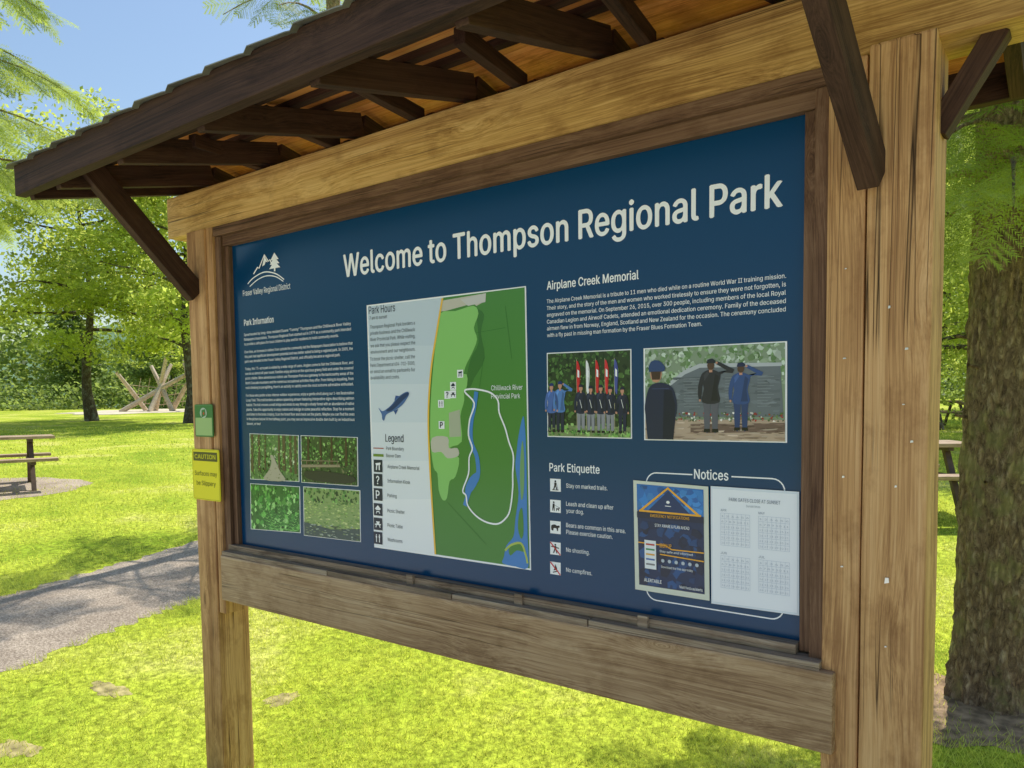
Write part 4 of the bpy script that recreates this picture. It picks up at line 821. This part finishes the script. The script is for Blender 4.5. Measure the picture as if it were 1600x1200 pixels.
nt("poster_lettering","STAY AWARE & PLAN AHEAD",.30,.76,.40,.008,WHITE,q); nt("poster_lettering","SIGN UP",.36,.52,.58,.0105,OR,q); nt("poster_lettering","Stay safe and informed",.36,.8,.625,.006,WHITE,q,.002)
nt("poster_lettering","ALERTABLE",.14,.38,.91,.009,WHITE,q,.015); nt("poster_lettering","Visit fvrd.ca/alerts",.62,.92,.925,.007,WHITE,q); nt("poster_lettering","Download the free app today",.38,.8,.765,.006,WHITE,q,.002)
e2=empty("notice_sheet",(R(1180,940)[0],0,R(1180,940)[1]),"laminated white paper notice with faint monthly calendar grids","poster")
q2=quad([(1112,759),(1250,768),(1250,961),(1113,942)])
d=D(-.006); d.poly([q2(0,0),q2(1,0),q2(1,1),q2(0,1)],lin(228,235,244),1); d.poly([q2(.02,.02),q2(.98,.02),q2(.98,.98),q2(.02,.98)],lin(246,248,254),2)
GR=lin(205,212,226)
for v0 in (.22,.58):
    for u0 in (.12,.56):
        for j in range(7): d.stroke([q2(u0,v0+.045*j),q2(u0+.34,v0+.045*j)],.0008,GR,3)
        for j in range(8): d.stroke([q2(u0+.34*j/7,v0),q2(u0+.34*j/7,v0+.27)],.0008,GR,3.3)
sub(e2,d,"printed_sheet")
nt("sheet_lettering","PARK GATES CLOSE AT SUNSET",.22,.80,.115,.0085,lin(130,138,155),q2,.006,-.0085)
nt("sheet_lettering","Sunset times",.42,.58,.155,.0055,lin(160,168,180),q2,.002,-.0085)
for i,(u,v,t) in enumerate(((.12,.205,"APR"),(.56,.205,"MAY"),(.12,.565,"JUN"),(.56,.565,"JUL"))): nt("sheet_lettering",t,u,u+.07,v,.006,lin(150,158,175),q2,.002,-.0085)
for v0 in (.22,.58):
    for u0 in (.12,.56):
        for r_ in range(6):
            nt("sheet_lettering#g%s%s"%(v0,u0)," ".join(str(n_) for n_ in range(1+r_*5,7+r_*5) if n_<=31),u0+.01,u0+.33,v0+.032+.045*r_,.0045,lin(188,194,208),q2,0,-.0085)
flushpar["poster_lettering"]=(e1,M_PAPER); flushpar["sheet_lettering"]=(e2,M_PAPER)
# ---- post signs
PL=-.0545
def sgn(name,label,pts,col,bcol,cat="sign"):
    P=[R(a,b,PL) for a,b in pts]; x0=min(p[0] for p in P);x1=max(p[0] for p in P);z0=min(p[1] for p in P);z1=max(p[1] for p in P)
    e=empty(name,((x0+x1)/2,PL,z0),label,cat); d=D(PL-.004); rc_=.008
    def rr_(i): 
        o=[]
        for cx,cz,a0 in ((x1-rc_,z1-rc_,0),(x0+rc_,z1-rc_,90),(x0+rc_,z0+rc_,180),(x1-rc_,z0+rc_,270)):
            for k_ in range(5): a=math.radians(a0+22.5*k_); o.append((cx+(rc_-i)*math.cos(a),cz+(rc_-i)*math.sin(a)))
        return o
    o=rr_(0); k_=len(o); d.V+=[(p[0],PL-.004,p[1]) for p in o]+[(p[0],PL-.0005,p[1]) for p in o]; d.F.append(tuple(range(k_))[::-1]); d.C.append(col)
    for i in range(k_): d.F.append((i,(i+1)%k_,k_+(i+1)%k_,k_+i)); d.C.append(col)
    d.stroke(rr_(.004),.0012,bcol,1,True); return e,d,x0,x1,z0,z1
YEL=lin(248,235,50)
e3,d,x0,x1,z0,z1=sgn("caution_sign","yellow caution sign about slippery surfaces on the post",[(304,703),(343,703),(304,779)],YEL,lin(150,140,40))
d.poly([(x0+.012,z1-.012),(x1-.012,z1-.012),(x1-.012,z1-.050),(x0+.012,z1-.050)],lin(95,92,40),2)
o=d.out("sign_plate",M_SIGN,e3); o.location=-Vector(e3.location); wd=x1-x0
text("caution_lettering","CAUTION",x0+.024,z1-.040,wd-.048,.018,.008,YEL,PL-.0056,3); text("caution_lettering","Surfaces may",x0+.018,z1-.112,wd-.036,.019,.0,lin(100,98,40),PL-.005,3); text("caution_lettering","be Slippery",x0+.03,z1-.153,wd-.06,.019,.0,lin(100,98,40),PL-.005,3)
flushpar["caution_lettering"]=(e3,M_SIGN)
e4,d,x0,x1,z0,z1=sgn("post_marker_sign","small green sign with white emblem on the post",[(307,632),(333,632),(307,682)],lin(66,128,62),lin(120,160,110))
cx=(x0+x1)/2; cz=(z0+z1)/2+.012
d.disc((cx,cz+.02),.026,.022,lin(190,205,185),2,16); d.poly([(cx-.014,cz-.0),(cx+.018,cz+.010),(cx+.014,cz+.036),(cx-.012,cz+.032)],lin(66,128,62),3); d.disc((cx+.004,cz+.018),.006,.006,lin(200,70,50),4,10); d.poly([(x0+.006,z0+.006),(x1-.006,z0+.006),(x1-.006,z0+.08),(x0+.006,z0+.08)],lin(170,200,130),1.5)
o=d.out("sign_plate",M_SIGN,e4); o.location=-Vector(e4.location)
flush(flushpar)
